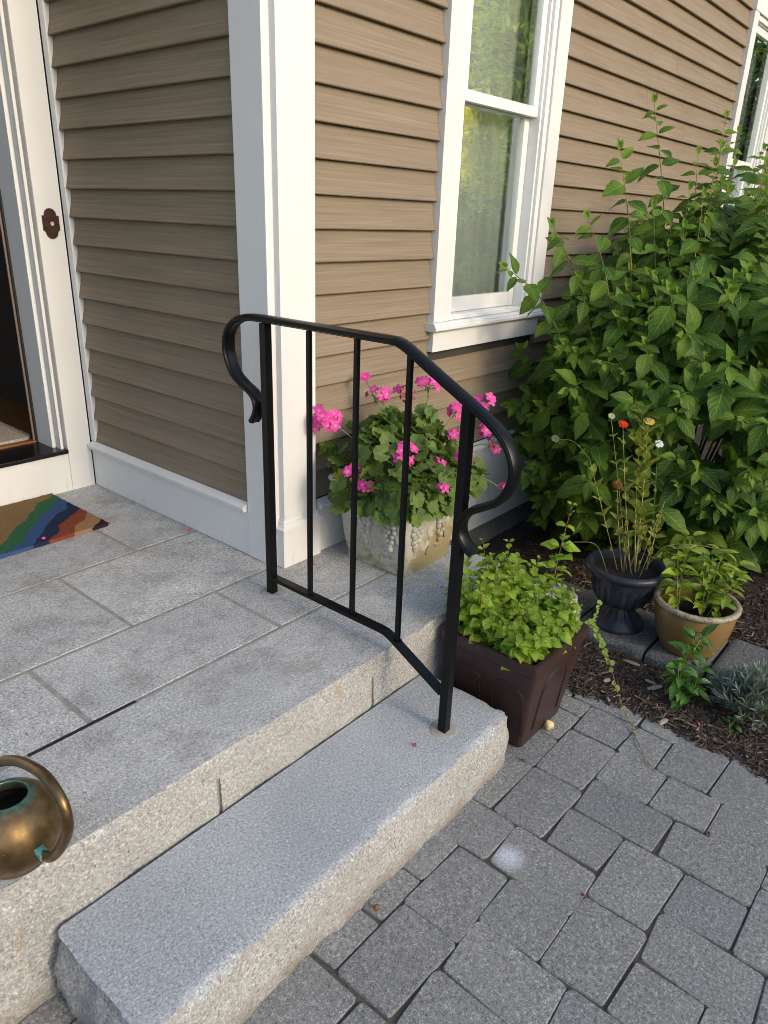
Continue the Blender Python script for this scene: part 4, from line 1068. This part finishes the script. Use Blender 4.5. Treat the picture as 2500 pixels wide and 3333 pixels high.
# ---- trailing creeper over the planter corner
vine = empty('trailing_creeper', (.44, -.97, -.02)); tag(vine, 'round-leaved creeper trailing from the planter corner down to the mulch', 'plant')
VL = [fan_leaf('leaf', 'leaf_vine', .0105, .02, .15, s_, 10) for s_ in range(3)]
vp = spline([(.40, -.93, -.03), (.452, -.985, -.012), (.500, -.998, -.075), (.520, -1.022, -.13), (.527, -1.05, -.19), (.53, -1.075, -.25), (.535, -1.10, -.31), (.525, -1.13, -.345), (.49, -1.165, -.352), (.452, -1.195, -.354)], 8)
MB().tube(vp, .0013, 5).build('stem', 'twig', vine, smooth=True)
lst = []
for i, q in enumerate(vp[4:]):
    f = i/len(vp)
    for s_ in (1, -1):
        if i % 3 == 0 and rnd.random() < (.95 if f < .45 else .3): lst.append((rnd.choice(VL), frame(q+Vector((U(-.006, .006), U(-.006, .006), U(-.004, .004))), Vector((.65*s_+U(-.3, .3), -.5*s_+U(-.3, .3), U(-.5, .3))), Vector((-.6, -.6, .6)), U(.7, 1.3)*(1 if f < .6 else .6))))
for k in range(1):
    b = vp[10+k*5]; t = b+Vector((U(.03, .07), U(-.03, .02), U(-.02, .05)))
    for j in range(6): q = b.lerp(t, j/5); lst.append((rnd.choice(VL), frame(q, (U(-1, 1), U(-1, 1), U(-.3, .5)), (-.6, -.6, .6), U(.7, 1.1))))
leaves(vine, lst, 300)

# ---- black urn with zinnias
UX, UY, UZ = 1.025, -.872, -.305
urn = empty('urn_planter', (UX, UY, UZ)); tag(urn, 'dark fluted pedestal urn standing on the edging blocks', 'urn')
fl = lambda r, z, a: r*(1+.028*math.cos(a*22))
MB().lathe([(.0, .0), (.105, 0), (.106, .008), (.103, .018), (.092, .026), (.090, .034), (.074, .045), (.056, .068), (.048, .082), (.046, .096)], (UX, UY, UZ), 88, lambda r, z, a: r*(1+(.022*math.cos(a*18) if .036 < z < .095 else 0))).build('foot', 'urn_plastic', urn, auto=45)
MB().lathe([(.046, .096), (.060, .097), (.085, .103), (.105, .120), (.116, .145), (.122, .18), (.127, .215), (.131, .232)], (UX, UY, UZ), 110, lambda r, z, a: r*(1+(.060*abs(math.cos(a*9))-.045 if .10 < z < .228 else 0))).build('bowl', 'urn_plastic', urn, auto=45)
MB().lathe([(.128, .231), (.146, .234), (.156, .242), (.158, .254), (.153, .264), (.143, .268), (.134, .264), (.130, .250), (.126, .20)], (UX, UY, UZ), 110, lambda r, z, a: r*(1+(.006*math.sin(a*44+z*160) if z > .238 and r > .14 else 0))).build('rim', 'urn_plastic', urn, auto=45)
MB().lathe([(.0, .232), (.127, .230)], (UX, UY, UZ), 30).build('soil', 'soil', urn)
zin = empty('zinnia_plant', (UX, UY, UZ+.23)); tag(zin, 'leggy yellowing zinnias with a red, a yellow and a white bloom in the urn', 'plant')
ZL = [leaf_mesh('leaf', 'leaf_zinnia', .066, .032, .25, .15, 0, .05, 6, wide=.32, tip=1, seed=s_) for s_ in range(3)]
lst = []; zs = UZ+.23
def zstem(p0, tip, bend, r=.0028, m_='stem_zinnia', leafsz=1.0, start=.35, node=.055):
    p0 = Vector(p0); tip = Vector(tip); pth = spline([p0, p0.lerp(tip, .5)+Vector(bend), tip], 8)
    MB().tube(pth, lambda t: r*(1-.5*t), 6).build('stem', m_, zin, smooth=True)
    L_ = (tip-p0).length; nn = int(L_*(1-start)/node)
    for k in range(nn):
        f = start+(1-start)*k/max(1, nn); i = min(len(pth)-2, int(f*(len(pth)-1))); t = (pth[i+1]-pth[i]).normalized(); u = t.cross(Vector((.5, 1, 0))).normalized(); v = t.cross(u)
        for s_ in (0, math.pi):
            a = k*1.57+s_+U(-.3, .3)+.6; o = u*math.cos(a)+v*math.sin(a); lst.append((rnd.choice(ZL), frame(pth[i], o*.7+t*U(.3, .9), t*.4-o*.2+Vector((-.3, -.3, .5)), leafsz*U(.6, 1.1)*(1-.25*f))))
zstem((UX+.00, UY-.02, zs), (1.133, -.724, .472), (-.01, 0, 0), .0022, 'stem_zinnia', .9, .3)
zstem((UX+.02, UY-.03, zs), (1.178, -.805, .492), (.01, 0, 0), .0036, 'stem_zinnia', 1.5, .3, .034)
zstem((UX+.02, UY-.03, zs), (1.205, -.762, .555), (.0, .01, 0), .003, 'stem_zinnia', 1.5, .3, .032)
zstem((UX+.06, UY-.06, zs), (1.200, -.850, .408), (.02, 0, 0), .0017, 'stem_green', .55, .4)
zstem((UX+.01, UY, zs), (1.113, -.680, .50), (0, 0, .01), .0018, 'stem_zinnia', .6, .4)
zstem((UX-.01, UY+.03, zs), (1.01, -.66, .35), (0, 0, .0), .0018, 'stem_zinnia', 1.0, .4)
zstem((1.01, -.66, .35), (.948, -.537, .415), (0, 0, .03), .0014, 'stem_green', .5, .8)
zstem((UX-.01, UY+.01, zs), (1.056, -.770, .25), (-.01, 0, 0), .0026, 'stem_dry', .9, .45)
for k in range(7):
    a = U(0, 6.28); b = Vector((UX+U(-.06, .08), UY+U(-.07, .06), zs)); zstem(b, b+Vector((U(-.02, .09), U(-.03, .09), U(.16, .30))), (U(-.01, .01), U(-.01, .01), 0), U(.0014, .0024), rnd.choice(['stem_dry', 'stem_zinnia']), .75, .4, .05)
def bloom(nm, m_, r, seed, npet, cup, p_, face):
    me = blossom(nm, m_, r, seed, npet, cup); face = Vector(face); o = inst(nm, me, frame(p_, face.cross(Vector((.3, 1, .2))), face, 1.0), zin); return o
bloom('red_bloom', 'petal_red', .021, 1, 8, .45, (1.133, -.724, .477), (-.4, -.4, .8)); bloom('red_bloom', 'petal_red', .013, 2, 7, .8, (1.131, -.726, .479), (-.4, -.4, .8))
bloom('yellow_bloom', 'petal_yellow', .024, 3, 13, .15, (1.180, -.806, .498), (-.3, -.3, .9)); bloom('yellow_bloom', 'petal_yellow', .014, 4, 9, .6, (1.179, -.807, .502), (-.3, -.3, .9))
bloom('white_bloom', 'petal_white', .019, 5, 8, .15, (1.204, -.852, .412), (-.5, -.4, .75))
bloom('pale_bloom', 'petal_cream', .015, 6, 10, .7, (1.113, -.680, .505), (-.3, -.3, .5)); bloom('pale_bloom', 'petal_cream', .018, 7, 7, .8, (.948, -.537, .42), (-.7, -.1, -.2))
for k in range(3): bloom('faded_bloom', 'petal_brown', .024-.005*k, 8+k, 12, .3+.4*k, (1.056, -.770, .256+.003*k), (-.3, -.3, .8))
for i in range(14): lst.append((GD, frame((UX+U(-.06, .09), UY+U(-.08, .08), zs+U(.05, .22)), (U(-1, 1), U(-1, 1), -1), (U(-1, 1), U(-1, 1), .3), U(.2, .42))))
leaves(zin, lst, 300)
dry = MB().tube(spline([(UX+.06, UY-.05, zs), (1.13, -.97, .03), (1.20, -1.06, .045), (1.27, -1.16, .03)], 6), .0016, 5).build('stem', 'stem_dry', zin, smooth=True)
MB().tube(spline([(UX-.06, UY+.05, zs), (.97, -.76, .02), (.93, -.70, .03), (.90, -.64, .01)], 6), .0012, 5).build('stem', 'stem_dry', zin, smooth=True)

# ---- glazed pot with basil
GX, GY, GZ = 1.045, -1.152, -.305
pot = empty('glazed_pot', (GX, GY, GZ)); tag(pot, 'round ochre glazed ceramic pot with a worn pale rim', 'pot')
MB().lathe([(0, 0), (.098, 0), (.104, .004), (.106, .012), (.122, .045), (.136, .09), (.144, .135), (.146, .165), (.143, .182)], (GX, GY, GZ), 64).build('body', 'glaze', pot, smooth=True)
MB().lathe([(.141, .180), (.150, .184), (.156, .192), (.157, .200), (.152, .206), (.144, .207), (.135, .204), (.131, .196)], (GX, GY, GZ), 64).build('rim', 'glaze_rim', pot, smooth=True)
MB().lathe([(.1315, .198), (.130, .185), (.134, .15), (.132, .12), (.0, .12)], (GX, GY, GZ), 64).build('inside', 'glaze', pot, auto=50)
MB().lathe([(.0, .128), (.1315, .126)], (GX, GY, GZ), 40).build('soil', 'soil', pot)
def basil(root, stems_, mset, stem_m, size, nd=.04):
    lst = []
    for p0, tip, bend in stems_:
        p0 = Vector(p0); tip = Vector(tip); pth = spline([p0, p0.lerp(tip, .5)+Vector(bend), tip], 8)
        MB().tube(pth, lambda t: .0030*(1-.5*t), 6).build('stem', stem_m, root, smooth=True); L_ = (tip-p0).length; nn = max(3, int(L_*.8/nd))
        for k in range(nn+1):
            f = .22+.78*k/nn; i = min(len(pth)-2, int(f*(len(pth)-1))); t = (pth[i+1]-pth[i]).normalized(); q = pth[i].lerp(pth[i+1], min(1, f*(len(pth)-1)-i)); u = t.cross(Vector((.4, 1, 0))).normalized(); v = t.cross(u)
            for s_ in (0, math.pi):
                a = .5+k*1.57+s_+U(-.3, .3); o = u*math.cos(a)+v*math.sin(a); d = (o+t*(.3 if f < .9 else .8)+Vector((0, 0, U(-.45, .15)))).normalized()
                lst.append((rnd.choice(mset), frame(q+d*.008, d, Vector((U(-.5, .1), U(-.5, .1), 1)), size*U(.7, 1.15)*(1 if f < .8 else .75))))
                if f < .9 and rnd.random() < .75: d2 = (d+Vector((U(-.5, .5), U(-.5, .5), .7))).normalized(); lst.append((rnd.choice(mset), frame(q+d*.01, d2, Vector((U(-.4, .2), U(-.4, .2), 1)), size*U(.4, .65))))
    leaves(root, lst, 300)
BL = [leaf_mesh('leaf', 'leaf_basil', .058, .028, .35, .35, 0, .04, 7, wide=.42, tip=.8, seed=s_) for s_ in range(4)]
BG = [leaf_mesh('leaf', 'leaf_basil_green', .055, .030, .35, .45, .02, .05, 7, wide=.45, tip=.6, seed=s_) for s_ in range(4)]
bs = empty('basil_plant', (GX, GY, GZ+.128)); tag(bs, 'yellow-green basil growing in the ochre glazed pot', 'plant')
sz_ = GZ+.127
basil(bs, [((GX-.06, GY+.04, sz_), (1.00, -1.06, .09), (-.01, 0, .0)), ((GX-.06, GY+.04, sz_), (1.055, -1.08, .135), (-.01, .01, .02)), ((GX-.02, GY-.03, sz_), (1.10, -1.19, .085), (.0, 0, .01)), ((GX-.01, GY-.04, sz_), (1.135, -1.24, .045), (.02, -.01, .02)), ((GX-.01, GY-.03, sz_), (1.07, -1.15, .075), (0, 0, .0)), ((GX-.01, GY-.03, sz_), (1.13, -1.15, .05), (0, 0, .0)), ((GX+.0, GY-.05, sz_), (1.09, -1.25, .0), (0, -.01, .02))], BL, 'stem_green', 1.25, .028)
bs2 = empty('basil_seedling', (.725, -1.255, -.352)); tag(bs2, 'small green basil plant growing in the mulch before the pot', 'plant')
basil(bs2, [((.725, -1.255, -.352), (.752, -1.243, -.10), (-.02, .02, 0)), ((.725, -1.255, -.352), (.80, -1.275, -.20), (.01, 0, 0)), ((.725, -1.257, -.352), (.735, -1.28, -.25), (0, -.01, .02)), ((.725, -1.255, -.352), (.70, -1.22, -.20), (-.01, 0, 0)), ((.75, -1.245, -.15), (.815, -1.255, -.115), (0, 0, .01))], BG, 'stem_green', 1.15, .028)
# ---- lavender
lav = empty('lavender_plant', (.84, -1.46, -.352)); tag(lav, 'silver-grey lavender mound at the edge of the mulch', 'plant')
LL = [leaf_mesh('leaf', 'leaf_lavender', .040, .0062, .3, .15, 0, .0, 4, wide=.45, tip=.2, seed=s_) for s_ in range(3)]
lst = []; ls = MB()
for i in range(150):
    a, r_ = U(0, 6.28), U(0, 1)**.5; e = Vector((.845+.15*r_*math.cos(a), -1.47+.16*r_*math.sin(a), -.345+.165*(1-r_*r_*.75)*U(.75, 1.1))); b = Vector((.845+.05*r_*math.cos(a), -1.47+.05*r_*math.sin(a), -.352))
    pth = spline([b, b.lerp(e, .6)+Vector((0, 0, -.01)), e], 5); ls.tube(pth, .0012, 4)
    for k in range(9):
        f = .45+.55*k/8; j = min(len(pth)-2, int(f*(len(pth)-1))); t = (pth[j+1]-pth[j]).normalized()
        for _ in range(2): lst.append((rnd.choice(LL), frame(pth[j].lerp(pth[j+1], .5), (t*U(.7, 1.3)+Vector((U(-1, 1), U(-1, 1), U(-.3, .6)))*.8), (U(-.3, .3), U(-.3, .3), 1), U(.7, 1.15))))
leaves(lav, lst, 300); ls.build('stems', 'stem_olive', lav, smooth=True)
wd = empty('weed_sprout', (.70, -1.425, -.352)); tag(wd, 'tiny green weed sprout beside the lavender', 'plant')
basil(wd, [((.70, -1.425, -.352), (.695, -1.43, -.31), (0, 0, 0))], BG, 'stem_green', .5, .02)

# ---- copper watering can
WX, WY = -1.225, -.566
can = empty('watering_can', (WX, WY, .0015)); tag(can, 'round aged copper watering can with a looped tube handle on the landing', 'watering can')
body = [(0, 0), (.042, 0), (.048, .002), (.060, .011)]
for k in range(1, 22):
    t = R(-52+132*k/21); body.append((.0925*math.cos(t), .0845+.0925*math.sin(t)*.93))
body = [q for q in body if not (q[1] > .10 and q[0] < .043)]+[(.0415, .1605), (.0395, .162), (.0380, .158), (.039, .146), (.05, .13)]
MB().lathe(body, (WX, WY, .0015), 56).build('body', 'copper', can, smooth=True)
MB().lathe([(.0, .09), (.06, .10), (.05, .128)], (WX, WY, .0015), 32).build('inside', 'can_dark', can)
hp = spline([(-1.217, -.662, .077), (-1.213, -.700, .094), (-1.209, -.746, .152), (-1.207, -.778, .212), (-1.207, -.779, .257), (-1.207, -.755, .281), (-1.207, -.716, .290), (-1.208, -.664, .280), (-1.210, -.604, .257), (-1.214, -.535, .215), (-1.220, -.480, .160), (-1.225, -.470, .12)], 6)
MB().tube(hp, .0098, 14).build('handle', 'copper', can, smooth=True)
lg = MB().box(-1.226, -1.208, -.682, -.640, .078, .090, .002).build('handle_bracket', 'verdigris', can)
MB().tube(spline([(WX, WY+.07, .07), (WX-.01, WY+.13, .11), (WX-.03, WY+.20, .19), (WX-.05, WY+.26, .25)], 6), lambda t: .014-.006*t, 12).build('spout', 'copper', can, smooth=True)

# ---- door mat
dm = MB(); gridbox(dm, -.97, -.232, .795, 1.262, .0015, .016, .02, lambda q, *a: q+Vector((U(-.0015, .0015), U(-.0015, .0015), U(-.001, .001) if a[5] else 0)), .008)
pl_ = MB()
for _ in range(9000):
    x, y = U(-.972, -.230), U(.793, 1.264); a = U(0, 6.28); d = Vector((math.cos(a)*U(0, .004), math.sin(a)*U(0, .004), U(.004, .009))); e = Vector((-math.sin(a), math.cos(a), 0))*.0011; c = Vector((x, y, .014))
    pl_.add([c-e, c+e, c+d], [(0, 1, 2)])
mo = dm.build('door_mat', 'coir', origin=(-.97, .795, .0015));
po = pl_.build('pile', 'coir', mo, origin=(-.97, .795, .0015)); po['kind'] = 'stuff'; tag(mo, 'coir door mat with green, blue, navy and rust wavy bands', 'door mat')

# ---- fallen petals, chips and small litter
def petal(p_, m_, s_, label, nm='fallen_petal', grp='fallen petals and litter'):
    vs = [(0, 0, .001), (s_, .2*s_, .003), (.7*s_, .8*s_, .006), (-.1*s_, .9*s_, .003), (-.7*s_, .4*s_, .006), (-.6*s_, -.5*s_, .003), (.3*s_, -.8*s_, .005), (.1*s_, .1*s_, .010)]
    a = U(0, 6.28); vs = [(p_[0]+x*math.cos(a)-y*math.sin(a), p_[1]+x*math.sin(a)+y*math.cos(a), p_[2]+z*s_/.008) for x, y, z in vs]
    o = MB().add(vs, [(0, 1, 2), (0, 2, 3), (7, 3, 4), (0, 4, 5), (0, 5, 6), (7, 6, 1), (7, 1, 3)]).build(nm, m_); tag(o, label, 'petal' if 'petal' in nm else 'leaf', grp)
petal((-.222, .806, .001), 'petal_fallen', .009, 'pink petal fallen beside the door mat corner')
petal((-.033, .531, .001), 'petal_fallen', .012, 'pink petal fallen on the landing by the white water table board')
petal((-.488, .815, .017), 'petal_fallen', .010, 'pink petal lying on the front edge of the door mat')
petal((-.259, -.819, -.177), 'petal_fallen', .009, 'pink petal fallen on the lower granite step')
petal((.102, -.054, .001), 'petal_fallen', .006, 'small pink petal fallen before the pilaster base')
petal((.284, -.503, .001), 'petal_fallen', .007, 'dark pink petal fallen on the landing front edge by the stone planter')
petal((.629, -1.336, -.347), 'petal_fallen', .012, 'magenta petal fallen on the mulch near the lavender')
petal((.088, -.985, -.357), 'petal_dry', .009, 'dried red petal on the paver by the step corner')
petal((-.609, -.984, -.357), 'leaf_dry', .012, 'brown curled leaf on a paver beside the step', 'fallen_leaf')
petal((-.235, -1.345, -.357), 'petal_dry', .007, 'dried red petal in the paver joint')
petal((.182, -1.52, -.357), 'petal_dry', .008, 'dried dark petal between pavers near the bed')
for i, (p_, L_, a, lb) in enumerate((((.832, -1.022, -.340), .062, 100, 'long grey wood chip in the mulch below the urn'), ((.735, -1.150, -.340), .060, -35, 'pale split wood chip left of the basil seedling'), ((.760, -1.125, -.342), .040, 95, 'thin grey wood chip above the pale split chip'), ((.571, -1.244, -.346), .042, -20, 'short pale wood chip at the paver edge'), ((.565, -1.05, -.350), .022, 40, 'stubby wood chip lying on the mulchy paver'), ((.660, -1.001, -.343), .028, -30, 'small tan wood chip under the trailing creeper'), ((.593, -1.375, -.349), .026, 70, 'small grey wood chip near the magenta petal'))):
    mb_ = MB(); d = Vector((math.cos(R(a)), math.sin(R(a)), .06)); e = Vector((-d.y, d.x, 0))*U(.006, .010); q = Vector(p_)
    vs = []
    for t, k in ((-.5, .6), (-.2, 1), (.2, .95), (.5, .5)):
        for s_, h in ((-1, 0), (-.3, .006), (.6, .007), (1, 0)): vs.append(q+d*L_*t+e*s_*k+Vector((0, 0, h*k+U(0, .001))))
    mb_.add(vs, [(i_*4+j, i_*4+j+1, i_*4+j+5, i_*4+j+4) for i_ in range(3) for j in range(3)]+[(3, 2, 1, 0), (12, 13, 14, 15)]).build('wood_chip', 'wood_grey')
    tag(bpy.data.objects[[o.name for o in bpy.data.objects if o.name.startswith('wood_chip')][-1]], lb, 'wood chip', 'larger chips in the mulch')
tw = MB().tube(spline([(.452, -1.195, -.354), (.40, -1.235, -.352), (.36, -1.27, -.354), (.33, -1.315, -.355)], 6), .0016, 5).build('dry_twig', 'stem_dry', smooth=True); tag(tw, 'thin dry twig lying across the pavers', 'twig')
fg = MB(); [fg.ball((.283+U(-.008, .008), -.968+U(-.006, .006), -.352+U(0, .03)), U(.007, .012), (1, 1, 1.2), 8, 6) for _ in range(9)]
tag(fg.build('yellow_fungus', 'fungus', smooth=True), 'small yellow fungus lump at the foot of the brown planter', 'fungus')

# ---- garden trees standing off to the right (seen mirrored in the panes)
def conifer(x, y, h, r, m_, label, whorls, per, tuft, seed, z0_=-.47):
    r_ = random.Random(seed); t_ = empty('garden_tree', (x, y, z0_)); tag(t_, label, 'tree')
    MB().tube([(x, y, z0_), (x, y, z0_+h*.5), (x, y, z0_+h*.97)], lambda t: .04*h/3*(1-.85*t)+.01, 8).build('trunk', 'bark', t_, smooth=True)
    cr = MB()
    for i in range(whorls):
        f = (i+.3)/whorls; zc = z0_+h*(.06+.92*f); rr = r*(1-f)**.8+.06
        for k in range(per):
            a = r_.uniform(0, 6.28); L_ = rr*r_.uniform(.65, 1.1)
            for j in range(tuft):
                t = (j+.5)/tuft; c = Vector((x+math.cos(a)*L_*t, y+math.sin(a)*L_*t, zc-.25*L_*t*t+r_.uniform(-.08, .08)))
                for q in range(5):
                    d = Vector((math.cos(a)+r_.uniform(-1, 1), math.sin(a)+r_.uniform(-1, 1), r_.uniform(-.5, .7))).normalized()*r_.uniform(.14, .30); e = d.cross(Vector((r_.uniform(-1, 1), r_.uniform(-1, 1), r_.uniform(-1, 1)))).normalized()*r_.uniform(.02, .05)
                    cr.add([c-e, c+e, c+d], [(0, 1, 2)], [(0, 0), (1, 0), (.5, 1)])
    cr.build('crown', m_, t_)
conifer(8.4, -4.7, 3.3, .9, 'needle_gold', 'golden evergreen standing in the garden beyond the patio', 26, 26, 4, 1)
conifer(11.5, -5.8, 10.5, 3.0, 'needle_mid', 'tall soft green pine behind the golden evergreen', 40, 22, 9, 2)
conifer(16.5, -8.6, 10.0, 3.0, 'needle_dark', 'dark pine at the back of the garden', 32, 18, 8, 3)
conifer(16.0, -4.4, 11.0, 3.2, 'needle_mid', 'tall green pine nearest the house line', 40, 20, 9, 4)
conifer(14.0, -7.6, 11.0, 3.0, 'needle_dark', 'dark pine filling the gap behind the soft green pine', 36, 20, 9, 5)

# ---- foliage ring added out of frame to block low sky light, lower sunward
tl_ = MB(); r_ = random.Random(21)
for i in range(15000):
    a = r_.uniform(0, 2*math.pi); ux, uy = math.cos(a), math.sin(a)
    to_sun = ux*SUN_DIR.x+uy*SUN_DIR.y
    hmax = (7.0 if ux > -.3 else 2.5) if to_sun < .80 else 7.0-(to_sun-.80)/.2*3.6
    hmax *= .82+.18*math.sin(a*9)+.10*math.sin(a*23+1)
    rr = r_.uniform(15, 18); z = -.4+hmax*r_.random()**.8; d = r_.uniform(.25, .55)
    x, y = ux*rr, uy*rr
    if y > -1 and -3 < x < 8: continue
    c = Vector((x, y, z)); q = [c+Vector((r_.uniform(-d, d), r_.uniform(-d, d), r_.uniform(-d, d))) for _ in range(4)]
    tl_.add(q, [(0, 1, 2), (0, 2, 3)], [(0, 0), (1, 0), (1, 1), (0, 1)])
tag(tl_.build('sky_block_belt', 'needle_wood'), 'belt of foliage added far round the garden to block low sky light', 'wood', kind='stuff')
